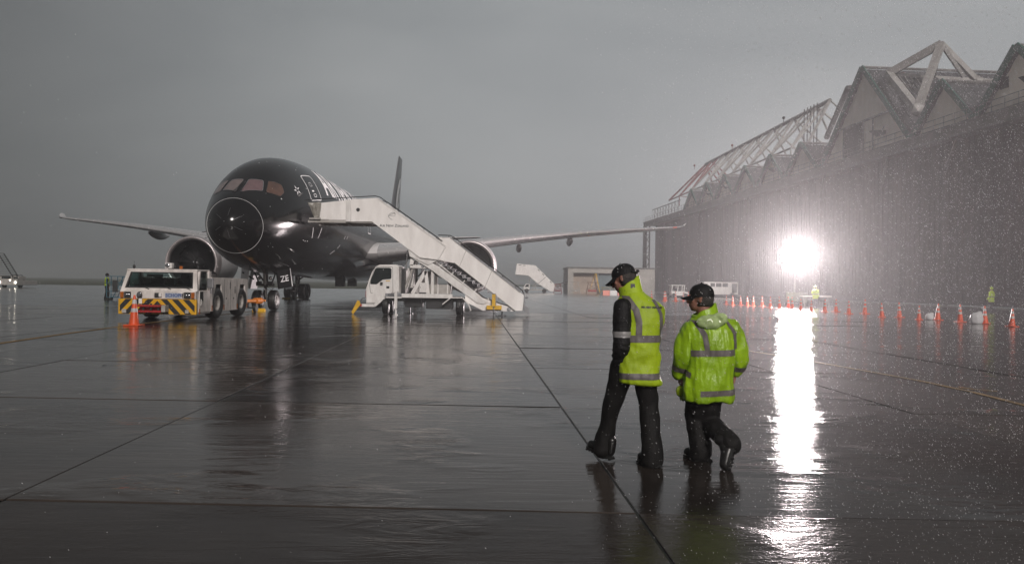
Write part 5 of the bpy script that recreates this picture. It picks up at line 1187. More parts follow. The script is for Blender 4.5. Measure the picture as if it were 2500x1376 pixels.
bm = bmesh.new(); box(bm, 0.40, 0.455, 0.44, 0.45, 1.24, 1.55); obj('windscreen_sticker', bm, M['mark'], cab)
for x in (-0.5, 0.3, 1.0):
    bm = bmesh.new(); tube(bm, [(x + 0.15, 0.10, 1.13), (x - 0.02, 0.13, 1.19), (x - 0.2, 0.145, 1.22)], 0.014, n=5); obj('wiper', bm, M['black'], cab)
# door side on the right with a dark window and a step recess
bm = bmesh.new(); prism(bm, [(0.30, 0.30), (1.34, 0.30), (1.34, 1.08), (0.36, 1.08)], 1.365, 1.395, axis='x'); d_ = obj('door', bm, M['tugwhite'], tug)
bm = bmesh.new(); bbox(bm, 1.397, 1.42, 0.36, 0.62, 0.72, 1.06, 0.01); obj('door_glass', bm, M['glass'], d_)
bm = bmesh.new(); tube(bm, [(1.40, 0.38, 0.55), (1.44, 0.38, 0.57), (1.44, 0.38, 0.76), (1.40, 0.38, 0.78)], 0.013); obj('door_handle', bm, M['white'], d_, sm=True)
text_on('LICENSED', 0.07, (1.405, 0.68, 0.72), (90, 0, 90), M['blueink'], d_, 'door_lettering', 0.001) if False else None
bm = bmesh.new(); bbox(bm, 1.38, 1.62, 1.02, 1.10, 1.18, 1.56, 0.035); bbox(bm, 1.48, 1.52, 1.10, 1.14, 0.98, 1.3, 0.01); obj('wing_mirror', bm, M['greymetal'], tug)
# rear body with two wheel arches a side
side = [(1.44, 0.30), (1.44, 1.60), (1.50, 1.60), (5.30, 1.56), (5.40, 1.50), (5.40, 0.30), (5.22, 0.30), (5.22, 0.62), (5.02, 1.32), (4.50, 1.32), (4.22, 0.65), (4.22, 0.28), (2.62, 0.28), (2.62, 0.62), (2.42, 1.33), (1.90, 1.33), (1.62, 0.66), (1.62, 0.30)]
for x0, x1 in ((1.33, 1.39), (-1.39, -1.33)):
    bm = bmesh.new(); prism(bm, side, x0, x1, axis='x'); obj('side_panel', bm, M['tugwhite'], tug)
bm = bmesh.new(); box(bm, -1.325, 1.325, 1.45, 5.38, 1.34, 1.56); obj('rear_deck', bm, M['tugwhite'], tug)
bm = bmesh.new(); box(bm, -1.0, 1.0, 0.3, 5.2, 0.26, 1.3); obj('chassis', bm, M['darkmetal'], tug)
bm = bmesh.new(); bbox(bm, -1.33, 1.33, 5.385, 5.45, 0.30, 1.50, 0.02); obj('rear_panel', bm, M['tugwhite'], tug)
for y in (2.75, 3.42, 4.1):
    bm = bmesh.new(); box(bm, 1.391, 1.396, y - 0.006, y + 0.006, 0.30, 1.52); obj('panel_joint', bm, M['black'], tug)
for (y, z, a, b) in ((3.35, 1.28, 0.02, 0.14), (3.9, 1.05, 0.035, 0.09), (3.9, 1.2, 0.02, 0.04), (1.56, 1.42, 0.02, 0.03), (1.56, 1.34, 0.02, 0.03)):
    bm = bmesh.new(); box(bm, 1.391, 1.40, y - a, y + a, z - b, z + b); obj('vent', bm, M['black'], tug)
text_on('4.9t', 0.13, (1.393, 3.28, 0.88), (90, 0, 90), M['blueink'], tug, 'load_marking', 0.002) if False else None
for (y) in (2.95, 3.75):
    bm = bmesh.new(); cyl(bm, (1.38, y, 0.76), (1.402, y, 0.76), 0.035, n=12); obj('latch', bm, M['black'], tug)
for (y, z) in ((0.34, 0.33), (2.70, 0.42), (4.15, 0.42), (5.30, 0.42), (1.5, 0.42)):
    bm = bmesh.new(); box(bm, 1.397, 1.41, y - 0.03, y + 0.03, z - 0.10, z + 0.10); obj('side_marker', bm, M['amber'], tug)
for y in (2.12, 4.72):
    for x in (1.20, -1.20): wheel(tug, (x, y, 0.60), 0.60, 0.42, 0.30, M['offwhite'])
# roof gear
bm = bmesh.new(); bbox(bm, 0.02, 0.28, 0.50, 0.72, 1.90, 2.10, 0.04); sl_ = obj('search_light', bm, M['white'], tug)
bm = bmesh.new(); ball(bm, Vector((0.12, 0.50, 2.0)), 0.085, (1.1, 0.3, 1)); cyl(bm, (0.15, 0.6, 1.86), (0.15, 0.6, 1.92), 0.04); obj('search_lens', bm, M['lampglass'], sl_, sm=True)
bm = bmesh.new(); cyl(bm, (0.52, 0.75, 1.87), (0.52, 0.75, 1.99), 0.06, n=14); obj('beacon', bm, M['amber'], tug, sm=True)
for x in (-1.16, 0.36, 1.22):
    bm = bmesh.new(); ball(bm, Vector((x, 0.6, 1.95)), 0.05, (1, 1, 1.4)); cyl(bm, (x, 0.6, 1.86), (x, 0.6, 1.92), 0.02); cyl(bm, (x, 0.6, 2.0), (x, 0.6, 2.16), 0.005, n=5); obj('aerial', bm, M['black'], tug, sm=True)
for k in range(5):
    bm = bmesh.new(); tube(bm, [(1.0 + 0.05 * k, 1.62, 1.56), (0.98 + 0.05 * k, 1.66, 1.80 + 0.03 * k), (1.05 + 0.05 * k, 1.8, 1.88), (1.15 + 0.05 * k, 2.0, 1.72), (1.15 + 0.04 * k, 2.1, 1.55)], 0.016, n=6); obj('hydraulic_hose', bm, M['black'], tug, sm=True)
# tow bar between tractor and nose gear
tb = tag(empty('tow_bar', (-12.7, 33.7, 0), R(-2)), 'orange tow bar joining the tractor to the nose wheels', 'tow bar')
bm = bmesh.new(); cyl(bm, (0, 0, 0.55), (0.12, 4.1, 0.50), 0.085, n=12); obj('bar', bm, M['orangetow'], tb, sm=True)


bm = bmesh.new(); cyl(bm, (0.12, 4.05, 0.50), (0.14, 4.75, 0.50), 0.15, n=14); cyl(bm, (-0.08, 4.85, 0.5), (0.34, 4.85, 0.5), 0.06, n=12); obj('head', bm, M['orangetow'], tb, sm=True)
for x in (-0.35, 0.45):
    bm = bmesh.new(); cyl(bm, (x - 0.07, 3.2, 0.2), (x + 0.07, 3.2, 0.2), 0.2, n=18); obj('wheel', bm, M['rubber'], tb, sm=True)
bm = bmesh.new(); cyl(bm, (-0.35, 3.2, 0.2), (0.45, 3.2, 0.2), 0.035); beam(bm, (0.1, 3.2, 0.2), (0.1, 3.2, 0.5), 0.08); obj('axle', bm, M['darkmetal'], tb)
bm = bmesh.new(); prism(bm, [(-0.15, 0), (0.15, 0), (0, 0.14)], -0.4, 0.2, axis='x'); ck = obj('wheel_chock', bm, M['yellow'], None, loc=(-12.2, 37.9, 0)); tag(ck, 'yellow wheel chock on the ground in front of the nose wheels', 'chock')

# ================================================================ traffic cones
def cone_mesh(h=0.98):
    a = bmesh.new(); lathe(a, [(0.0, h), (0.028, h), (0.032, h - 0.015), (0.155, 0.06), (0.175, 0.05), (0.175, 0.04)], 24)
    b = bmesh.new(); bbox(b, -0.24, 0.24, -0.24, 0.24, 0.0, 0.045, 0.02)
    def sl(z0, z1):
        c = bmesh.new(); rz = lambda z: 0.032 + (0.155 - 0.032) * (h - 0.015 - z) / (h - 0.075); lathe(c, [(rz(z1) + 0.001, z1 + 0.001), (rz(z1) + 0.004, z1), (rz(z0) + 0.004, z0), (rz(z0) + 0.001, z0 - 0.001)], 24); return c
    return a, b, sl(0.70, 0.84), sl(0.44, 0.56)
def make_cone(loc, label, group=None, m=None):
    a, b, c, d = cone_mesh(); root = obj('traffic_cone', a, m or M['orange'], None, sm=50, loc=loc)
    obj('base', b, m or M['orange'], root); obj('sleeve', c, M['reflect'], root, sm=True); obj('sleeve', d, M['reflect'], root, sm=True)
    tag(root, label, 'cone', group); return root
c0 = make_cone((-12.02, 24.8, 0.004), 'single large orange cone standing before the tractor nose')
row = [(17.23, 78.19), (17.85, 76.81), (18.34, 66.53), (18.12, 63.9), (18.91, 64.32), (19.13, 63.23), (19.26, 62.15), (19.69, 61.25), (19.23, 57.92), (19.29, 56.05), (20.06, 56.4), (19.99, 55.46), (19.21, 51.77), (19.7, 51.2), (20.05, 49.85), (20.9, 50.19), (20.15, 46.53), (21.3, 46.95), (19.95, 41.92), (20.78, 41.69), (20.54, 39.24), (21.39, 39.07), (21.31, 36.97), (21.63, 35.55), (21.27, 33.08)]
back_row = [(15.06, 76.81), (16.33, 77.61), (17.34, 76.48), (15.6, 79.0), (14.1, 78.5)]
ORD = ['nearest', 'second', 'third', 'fourth', 'fifth', 'sixth', 'seventh', 'eighth', 'ninth', 'tenth', 'eleventh', 'twelfth', 'thirteenth', 'fourteenth', 'fifteenth', 'sixteenth', 'seventeenth', 'eighteenth', 'nineteenth', 'twentieth', 'twenty-first', 'twenty-second', 'twenty-third', 'twenty-fourth', 'twenty-fifth']
GRP = 'orange cones along the hangar side of the apron'
srt = sorted(row, key=lambda p: -p[0] / p[1])
for k, (x, y) in enumerate(srt):
    c = dup_tree(c0, None, (x, y, 0.004), rnd.uniform(0, 1.5)); c['group'] = GRP
    k_ = 0.86 + rnd.uniform(-0.05, 0.03) if k not in (4, 11) else 0.72; c.scale = (k_, k_, k_ * rnd.uniform(0.94, 1.02))
    c.rotation_euler = (rnd.uniform(-0.04, 0.04), rnd.uniform(-0.04, 0.04), c.rotation_euler[2]); c['label'] = 'orange cone, %s from the right-hand edge in the hangar row' % (ORD[k] if k else 'first')
for k, (x, y) in enumerate(sorted(back_row, key=lambda p: p[0] / p[1])):
    c = dup_tree(c0, None, (x, y, 0.004), rnd.uniform(0, 1.5)); c['group'] = GRP
    c['label'] = 'orange cone, %s from the left at the far end behind the tall man' % (ORD[k] if k else 'first')
M['bag'] = mat('white_plastic_bag', (0.55, 0.55, 0.56), 0.35, transl=0.3, var=0.1)
for (x, y, s, l) in ((21.22, 35.5, 0.30, 'white weighted bag leaning on the second cone from the right edge'), (21.0, 39.1, 0.2, 'small white bag lying beside a middle cone of the hangar row')):
    bm = bmesh.new(); ball(bm, Vector((0, 0, s * 0.7)), s, (1.0, 0.7, 1.0), 16); ball(bm, Vector((0.12, 0, s * 1.5)), s * 0.4); b = remesh(bm, 0.04, 2); wrinkle(b, 0.03, 5)
    for v in b.verts: v.co.z = max(v.co.z, 0.004)
    tag(obj('sandbag', b, M['bag'], None, sm='keep', loc=(x, y, 0)), l, 'bag')

# ================================================================ equipment in the distance
# blue wheeled steps beside the crewman
M['blue'] = mat('blue_painted_tube', (0.03, 0.10, 0.14), 0.45, var=0.2)
st_ = tag(empty('wheeled_steps', (-27.0, 53.4, 0)), 'blue tubular wheeled steps standing left of the tractor', 'steps')
bm = bmesh.new()
for y in (-0.3, 0.3):
    for a, b in (((-0.7, y, 1.62), (0.5, y, 1.62)), ((-0.65, y, 0.2), (-0.65, y, 1.62)), ((0.1, y, 0.75), (0.1, y, 1.62)), ((0.5, y, 1.62), (-0.2, y, 0.2)), ((-0.65, y, 1.2), (0.3, y, 1.2)), ((-0.65, y, 0.2), (0.6, y, 0.2)), ((0.6, y, 0.2), (0.1, y, 0.9)), ((-0.65, y, 0.6), (0.0, y, 0.6))): cyl(bm, a, b, 0.026, n=6)
obj('frame', bm, M['blue'], st_)
for k in range(4):
    bm = bmesh.new(); box(bm, -0.5 + 0.22 * k, -0.26 + 0.22 * k, -0.28, 0.28, 0.35 + 0.22 * k, 0.38 + 0.22 * k); obj('tread', bm, M['blue'], st_)
bm = bmesh.new(); bbox(bm, -0.25, 0.12, -0.33, -0.27, 0.55, 1.35, 0.02); obj('side_sheet', bm, M['darkmetal'], st_)
for x, y in ((-0.6, -0.3), (0.55, -0.3), (-0.6, 0.3), (0.55, 0.3)):
    bm = bmesh.new(); cyl(bm, (x, y - 0.03, 0.1), (x, y + 0.03, 0.1), 0.1, n=14); obj('wheel', bm, M['rubber'], st_, sm=True)
# service vehicle with lights, cut by the left edge
M['headlit'] = mat('lit_headlamp', (1, 1, 1), 0.3, emit=(1.0, 0.92, 0.78), estr=18)
sv = tag(empty('belt_loader', (-67.4, 104, 0)), 'belt loader with lit headlamps at the left edge, its boom raised', 'belt loader')
bm = bmesh.new(); bbox(bm, -1.3, 1.25, 0, 4.5, 0.35, 0.95, 0.06); obj('body', bm, M['offwhite'], sv)
bm = bmesh.new(); bbox(bm, -1.35, 0.2, 0.5, 2.0, 0.95, 1.62, 0.08); bbox(bm, 0.35, 1.15, 0.5, 2.0, 0.95, 1.55, 0.08); obj('cab', bm, M['offwhite'], sv)
bm = bmesh.new(); box(bm, -1.1, 0.1, 0.44, 0.49, 1.2, 1.5); box(bm, 0.45, 1.05, 0.44, 0.49, 1.2, 1.45); obj('cab_glass', bm, M['glass'], sv)
for x in (-1.05, 1.05):
    bm = bmesh.new(); ball(bm, Vector((x, -0.03, 0.72)), 0.12, (1, 0.4, 1)); obj('headlight', bm, M['headlit'], sv, sm=True)
    bm = bmesh.new(); cyl(bm, (x - 0.15, 1, 0.35), (x + 0.15, 1, 0.35), 0.35, n=16); obj('wheel', bm, M['rubber'], sv, sm=True)
bm = bmesh.new(); ball(bm, Vector((0.05, 0.4, 0.98)), 0.08, (1, 0.5, 1)); obj('work_lamp', bm, M['headlit'], sv, sm=True)
bm = bmesh.new()
for y in (0.4, 1.6):
    beam(bm, (0.4, y, 1.5), (-1.6, y, 4.6), 0.1); beam(bm, (1.2, y, 1.0), (0.9, y, 1.7), 0.08); beam(bm, (0.4, y, 1.65), (0.9, y, 1.7), 0.08)
for k in range(12):
    t = k / 11; cyl(bm, (0.4 - 2 * t, 0.4, 1.5 + 3.1 * t), (0.4 - 2 * t, 1.6, 1.5 + 3.1 * t), 0.035, n=5); beam(bm, (0.35 - 2 * t, 0.4, 1.6 + 3.1 * t), (-1.6, 0.4, 1.6 + 3.1 * t), 0.04)
obj('boom', bm, M['darkmetal'], sv)
# far boarding stairs
fs_ = tag(empty('boarding_stairs', (3.0, 134, 0)), 'distant closed boarding stairs truck in the rain beyond the wing', 'boarding stairs', 'boarding stairs trucks')
prof_ = [(-2.45, 3.08), (-2.2, 4.99), (-1.07, 4.88), (0.98, 4.72), (4.55, 1.30), (4.25, 0.25), (3.6, 0.3), (1.5, 1.55), (-0.2, 2.97)]
for y in (0, 2.2):
    bm = bmesh.new(); prism(bm, prof_, y, y + 0.06); p_ = obj('side_panel', bm, M['white2'], fs_)
    for a in ((-1.9, 4.78), (-1.15, 4.72)):
        bm = bmesh.new(); box(bm, a[0], a[0] + 0.45, -0.01 + y, y + 0.07, a[1] - 0.1, a[1] + 0.0); obj('panel_slot', bm, M['black'], p_)
    for t in (0.13, 0.35, 0.72):
        bm = bmesh.new(); x = 0.98 + 3.57 * t; z = 4.72 - 3.42 * t - 0.18; prism(bm, [(x, z), (x + 0.3, z - 0.28), (x + 0.24, z - 0.38), (x - 0.06, z - 0.1)], y - 0.01, y + 0.07); obj('panel_slot', bm, M['black'], p_)
    bm = bmesh.new(); prism(bm, [(1.5, 1.60), (1.6, 1.60), (3.0, 2.9), (2.92, 2.9)], y - 0.012, y + 0.0); obj('panel_seam', bm, M['darkmetal'], p_)
for k in range(18):
    t = k / 17; bm = bmesh.new(); x = -0.2 + 4.2 * t; z = 2.95 - 2.6 * t; box(bm, x - 0.16, x + 0.16, 0.07, 2.19, z - 0.03, z); obj('step', bm, M['darkmetal'], fs_)
bm = bmesh.new(); box(bm, -2.4, -0.2, 0.07, 2.19, 2.98, 3.06); obj('platform', bm, M['darkmetal'], fs_)
bm = bmesh.new(); prism(bm, [(-1.0, 0.45), (-1.0, 0.9), (-0.62, 1.5), (0.05, 1.52), (0.05, 0.45)], 0.3, 1.9); obj('cab', bm, M['white'], fs_)
bm = bmesh.new(); prism(bm, [(-0.8, 0.98), (-0.5, 1.42), (-0.1, 1.42), (-0.1, 0.98)], 0.285, 0.298); obj('cab_window', bm, M['glass'], fs_)
bm = bmesh.new(); box(bm, -1.2, 3.6, 0.3, 1.9, 0.42, 0.6); beam(bm, (0.5, 0.3, 0.6), (1.0, 0.3, 1.6), 0.1); beam(bm, (1.1, 0.3, 0.6), (1.1, 0.3, 1.7), 0.1); beam(bm, (0.0, 0.3, 1.9), (0.15, 0.3, 2.9), 0.1); obj('chassis', bm, M['offwhite'], fs_)
for x in (-0.45, 2.6):
    for y in (0.4, 1.8):
        bm = bmesh.new(); cyl(bm, (x, y - 0.12, 0.36), (x, y + 0.12, 0.36), 0.36, n=16); obj('wheel', bm, M['rubber'], fs_, sm=True)
# low building beyond
M['shed'] = mat('pale_shed_cladding', (0.40, 0.38, 0.35), 0.6, dirt=(0.28, 0.265, 0.245), vscale=0.5)
bd = tag(empty('low_building', (9.9, 138, 0)), 'low flat-roofed maintenance shed with open bays beyond the apron', 'shed')
bm = bmesh.new(); box(bm, 0, 1.0, 0, 12, 0, 4.45); box(bm, 1.0, 15.4, 0, 12, 3.6, 4.4); box(bm, 12.0, 15.4, 0.01, 12, 0, 3.6); obj('wall', bm, M['shed'], bd)
bm = bmesh.new(); box(bm, -0.15, 15.6, -0.2, 12.2, 4.452, 4.65); obj('roof', bm, M['steel'], bd)
M['pinkboard'] =  mat('pinkish_board', (0.34, 0.27, 0.22), 0.7, var=0.2, vscale=0.4); M['tealdoor'] = mat('dull_teal_door', (0.09, 0.13, 0.145), 0.6, var=0.2, vscale=0.6)
bm = bmesh.new(); box(bm, 1.1, 5.4, 1.2, 1.4, 0, 3.58); obj('partition', bm, M['pinkboard'], bd)
bm = bmesh.new(); box(bm, 5.5, 8.8, 0.7, 0.9, 0, 3.58); obj('roller_door', bm, M['tealdoor'], bd)
bm = bmesh.new(); box(bm, 9.0, 11.9, 1.4, 1.6, 0, 3.58); obj('partition', bm, M['pinkboard'], bd)
bm = bmesh.new(); beam(bm, (5.0, 0.3, 3.55), (5.7, 0.3, 0.2), 0.16); beam(bm, (4.9, 0.35, 3.5), (3.9, 0.35, 0.4), 0.07); obj('hoist_leg', bm, M['yellow'], bd)
bm = bmesh.new(); tube(bm, [(-2.7, 0.5, 1.45), (-1.3, 0.5, 1.62), (0.0, 0.5, 2.0)], 0.07, n=6); obj('boom_pole', bm, M['darkmetal'], bd, sm=True)
# trestles, dollies, barriers in front of it
def trestle(loc, m, w, h, label, cat='trestle', red=None):
    t = tag(empty('trestle', loc), label, cat)
    bm = bmesh.new()
    for s in (-1, 1):
        for y in (-0.4, 0.4): beam(bm, (s * w / 2, y, 0), (s * w * 0.3, y * 0.3, h), 0.08)
        beam(bm, (s * w / 2, 0, h * 0.3), (-s * w * 0.35, 0, h * 0.9), 0.06)
    beam(bm, (-w * 0.45, 0, h), (w * 0.45, 0, h), 0.12); beam(bm, (-w * 0.5, 0.4, h * 0.45), (w * 0.5, 0.4, h * 0.45), 0.07)
    obj('frame', bm, m, t)
    bm = bmesh.new(); bbox(bm, -w * 0.35, w * 0.35, -0.25, 0.25, h * 0.18, h * 0.36, 0.03); obj('shelf', bm, red or m, t)
    return t
trestle((10.6, 131, 0), M['steel_pale'], 1.8, 1.9, 'grey steel trestle in front of the shed, leftmost of the row')
trestle((13.4, 130, 0), M['brown'] if 'brown' in M else M['fascia'], 2.0, 1.9, 'rusty brown equipment rack before the pink partition', 'rack', M['red'])
trestle((16.2, 131, 0), M['yellow2'] if 'yellow2' in M else M['fascia'], 2.8, 1.1, 'low pale equipment dolly before the teal door', 'dolly')
trestle((19.0, 128, 0), M['steel_red'], 2.2, 2.3, 'red and white frame stack left of the tall man, before the shed', 'rack', M['reflect'])
trestle((7.9, 134, 0), M['steel_red'], 1.4, 1.5, 'dark red rack standing between far stairs and shed', 'rack')
for k in range(5):
    bm = bmesh.new(); prism(bm, [(-0.28, 0), (0.28, 0), (0.12, 0.7), (-0.12, 0.7)], -0.52, 0.52, axis='x'); o_ = obj('barrier', bm, M['orange'] if k % 2 == 0 else M['reflect'], None, loc=(14.3 + 1.12 * k, 118 + 0.1 * k, 0))
    tag(o_, '%s plastic barrier block, %s from the left in the short row before the shed' % ('orange' if k % 2 == 0 else 'white', ['first', 'second', 'third', 'fourth', 'fifth'][k]), 'barrier', 'plastic barrier blocks')
# small white tractor and white ground power unit by the hangar
tt = tag(empty('baggage_tractor', (21.2, 99, 0)), 'small white baggage tractor with open cab near the hangar', 'tractor')
bm = bmesh.new(); bbox(bm, -0.9, 0.9, 0, 1.3, 0.3, 0.85, 0.06); bbox(bm, 0.5, 1.25, 0, 1.3, 0.3, 0.75, 0.06); obj('body', bm, M['white'], tt)
bm = bmesh.new()
for x in (-0.85, -0.1, 0.7): beam(bm, (x, 0.05, 0.8), (x + 0.05, 0.05, 1.6), 0.1); beam(bm, (x, 1.25, 0.8), (x + 0.05, 1.25, 1.6), 0.1)
bbox(bm, -1.0, 0.85, -0.05, 1.35, 1.55, 1.65, 0.03); obj('cab_frame', bm, M['white'], tt)
bm = bmesh.new(); bbox(bm, -0.3, 0.2, 0.3, 0.9, 0.8, 1.25, 0.04); obj('seat', bm, M['black'], tt)
for x in (-0.6, 0.95):
    for y in (0.0, 1.3):
        bm = bmesh.new(); cyl(bm, (x, y - 0.1, 0.3), (x, y + 0.1, 0.3), 0.3, n=16); obj('wheel', bm, M['rubber'], tt, sm=True)
gp_ = tag(empty('power_unit', (26.4, 107, 0)), 'white box trailer with dark louvred openings behind the shorter man', 'trailer')
bm = bmesh.new(); bbox(bm, 0, 4.7, 0, 2.0, 0.45, 2.15, 0.04); obj('housing', bm, M['white2'], gp_)
for a, b, c, d in ((0.15, 0.5, 1.2, 1.9), (0.9, 1.5, 1.5, 2.0), (1.65, 2.4, 1.5, 2.0), (2.55, 3.3, 1.5, 2.0), (3.85, 4.5, 0.7, 1.95), (0.15, 0.7, 0.6, 1.0)):
    bm = bmesh.new(); box(bm, a, b, -0.02, 0.03, c, d); obj('louvre', bm, M['darkmetal'], gp_)
for x in (0.7, 3.9):
    bm = bmesh.new(); cyl(bm, (x, 0.0, 0.36), (x, 0.25, 0.36), 0.36, n=16); obj('wheel', bm, M['rubber'], gp_, sm=True)
bt = tag(empty('work_bench', (24.9, 63.8, 0)), 'long white trestle bench beside the floodlit worker', 'bench')
bm = bmesh.new(); bbox(bm, -1.2, 1.2, -0.35, 0.35, 0.80, 0.88, 0.02); obj('bench_top', bm, M['white'], bt)
for x in (-1.0, 1.0):
    bm = bmesh.new(); beam(bm, (x, -0.3, 0), (x, 0.0, 0.8), 0.06); beam(bm, (x, 0.3, 0), (x, 0.0, 0.8), 0.06); obj('leg', bm, M['steel'], bt)
# ================================================================ boarding stairs truck at the airliner door
ss = tag(empty('boarding_stairs', (-3.0, 36.0, 0)), 'white boarding stairs truck raised to the door of the black airliner', 'boarding stairs', 'boarding stairs trucks')
def L3(pts): return [(x + 3.0, z) for x, z in pts]
YN, YF = 0.0, 2.25
M['canvas'] = mat('crumpled_grey_canvas', (0.30, 0.28, 0.25), 0.35, dirt=(0.16, 0.15, 0.13), vscale=2.5, bump=0.2, bscale=12)
up_poly = L3([(-7.50, 5.296), (-6.27, 5.389), (-3.093, 3.218), (-3.463, 2.569), (-4.298, 2.67), (-6.52, 4.29), (-7.486, 4.274)])
pf_poly = L3([(-9.0, 5.12), (-7.728, 5.274), (-7.677, 4.384), (-9.05, 4.37)])
low_poly = L3([(-3.42, 3.60), (-2.9, 3.60), (0.386, 1.109), (0.56, 0.98), (0.50, 0.27), (0.171, 0.262), (-2.70, 2.465), (-3.6, 2.60)])
for side_, y in (('near', YN), ('far', YF)):
    s = 1 if side_ == 'near' else -1
    bm = bmesh.new(); prism(bm, up_poly, y, y + 0.05); u_ = obj('upper_side_panel', bm, M['white2'], ss)
    bm = bmesh.new(); prism(bm, pf_poly, y + 0.06 * s + 0.02, y + 0.06 * s + 0.06); obj('platform_side_panel', bm, M['white2'], ss)
    bm = bmesh.new(); prism(bm, low_poly, y + 0.07 * s, y + 0.07 * s + 0.045); l_ = obj('lower_side_panel', bm, M['white2'], ss)
    bm = bmesh.new(); bbox(bm, -4.73, -4.50, y - 0.03, y + 0.08, 4.27, 5.29, 0.015); obj('corner_pillar', bm, M['white'], ss)
    # rims along the panel edges
    yy = y - 0.012 if side_ == 'near' else y + 0.05
    bm = bmesh.new(); beam(bm, (-3.27, yy, 5.375), (-0.10, yy, 3.21), 0.03, 0.05); beam(bm, (-0.095, yy, 3.2), (-0.46, yy, 2.58), 0.03, 0.05); beam(bm, (-0.48, yy, 2.59), (-1.29, yy, 2.68), 0.03, 0.05); obj('panel_rim', bm, M['white'], u_)
    bm = bmesh.new(); yy2 = y + 0.07 * s - 0.01
    for a, b in (((0.1, 3.59), (3.38, 1.10)), ((0.3, 2.46), (3.17, 0.27)), ((0.85, 3.02), (0.55, 2.27)), ((2.05, 2.08), (1.75, 1.35))): beam(bm, (a[0], yy2, a[1]), (b[0], yy2, b[1]), 0.012, 0.02)
    obj('panel_seam', bm, M['offwhite'], l_)
    # handrails
    bm = bmesh.new(); hp = L3([(-9.62, 5.22), (-7.82, 5.36), (-6.385, 5.46), (-6.15, 5.40), (-3.25, 3.42)]); tube(bm, [(x, y + 0.02, z + 0.02) for x, z in hp], 0.022, n=6)
    for t in (0.1, 0.3, 0.5, 0.7, 0.9): x = -3.15 + 2.9 * t; z = 5.40 - 1.98 * t; cyl(bm, (x, y + 0.02, z - 0.1), (x, y + 0.02, z + 0.02), 0.014, n=5)
    obj('handrail', bm, M['black'], ss, sm=True)
    bm = bmesh.new(); tube(bm, [(-0.45, y + 0.1 * s, 3.72), (0.10, y + 0.1 * s, 3.71), (0.32, y + 0.1 * s, 3.60), (3.50, y + 0.1 * s, 1.20), (3.56, y + 0.1 * s, 1.05)], 0.024, n=6)
    for t in (0.1, 0.3, 0.5, 0.7, 0.9): x = 0.32 + 3.18 * t; z = 3.60 - 2.4 * t; cyl(bm, (x, y + 0.1 * s, z - 0.12), (x, y + 0.1 * s, z), 0.014, n=5)
    obj('handrail', bm, M['black'], ss, sm=True)
    bm = bmesh.new(); beam(bm, (0.0, y + 0.14 * s, 3.66), (3.42, y + 0.14 * s, 1.16), 0.06, 0.10); obj('handrail_skirt', bm, M['greymetal'], ss)
    # stringer beam of the lower frame
    bm = bmesh.new(); prism(bm, L3([(-4.754, 2.90), (-3.459, 2.30), (-1.123, 0.632), (-1.311, 0.554), (-1.6, 0.60), (-3.798, 2.13), (-4.72, 2.68)]), y + 0.1 * s, y + 0.1 * s + 0.08); st = obj('stringer', bm, M['white'], ss)
    bm = bmesh.new(); beam(bm, (-0.6, y + 0.16 * s, 2.52), (2.25, y + 0.16 * s, 0.36), 0.03, 0.045)
    for t in (0.06, 0.28, 0.50, 0.73, 0.97): a = Vector((-0.55 + 2.4 * t, y + 0.16 * s, 2.30 - 1.72 * t)); beam(bm, a, a + Vector((0.16, 0, 0.20)), 0.05)
    obj('gap_rail', bm, M['white'], st)
    bm = bmesh.new(); prism(bm, L3([(-4.83, 3.04), (-4.30, 2.68), (-3.46, 2.57), (-3.3, 2.62), (-3.9, 2.33), (-4.76, 2.72)]), y + 0.055, y + 0.095); obj('gusset', bm, M['white'], ss)
# bottom end
bm = bmesh.new(); prism(bm, L3([(-2.17, 0.958), (-1.62, 0.93), (-0.5, 0.55), (0.10, 0.40), (0.30, 0.30), (0.115, 0.233), (-1.345, 0.25), (-1.55, 0.36), (-2.17, 0.66)]), 0.16, 0.24); obj('base_frame', bm, M['white2'], ss)
bm = bmesh.new(); prism(bm, L3([(-2.17, 0.958), (-1.62, 0.93), (-0.5, 0.55), (0.10, 0.40), (0.30, 0.30), (0.115, 0.233), (-1.345, 0.25), (-1.55, 0.36), (-2.17, 0.66)]), 2.0, 2.08); obj('base_frame', bm, M['white2'], ss)
for y in (0.12, 2.1):
    bm = bmesh.new(); cyl(bm, (2.88, y, 0.33), (2.88, y + 0.06, 0.33), 0.10, n=16); cyl(bm, (2.88, y - 0.02, 0.33), (2.88, y + 0.06, 0.33), 0.045, n=12); obj('pivot', bm, M['greymetal'], ss, sm=True)
bm = bmesh.new(); prism(bm, L3([(0.58, 0.56), (0.78, 0.40), (0.84, 0.12), (0.76, 0.10), (0.66, 0.20), (0.52, 0.36)]), 0.05, 2.2); obj('foot_step', bm, M['greymetal'], ss)
bm = bmesh.new(); beam(bm, (3.62, 0.1, 0.4), (3.56, 0.1, 1.12), 0.05); cyl(bm, (3.62, 0.08, 0.86), (3.75, 0.08, 0.90), 0.035, n=8); obj('end_post', bm, M['greymetal'], ss)
n_ = 30
for k in range(n_):
    t = k / (n_ - 1); x = -3.35 + 6.75 * t; z = 4.22 - 4.02 * t * (0.80 if t > 1 else 1)
    z = 4.20 + (0.30 - 4.20) * t
    bm = bmesh.new(); box(bm, x - 0.15, x + 0.15, 0.12, 2.15, z - 0.035, z); box(bm, x - 0.15, x - 0.13, 0.12, 2.15, z - 0.0, z + 0.11); obj('step', bm, M['greymetal'], ss)
bm = bmesh.new(); box(bm, -6.35, -3.4, 0.09, 2.24, 4.28, 4.36); beam(bm, (-6.5, 0.12, 4.27), (-3.4, 0.12, 4.27), 0.10, 0.10); beam(bm, (-6.5, 2.2, 4.27), (-3.4, 2.2, 4.27), 0.1, 0.1)
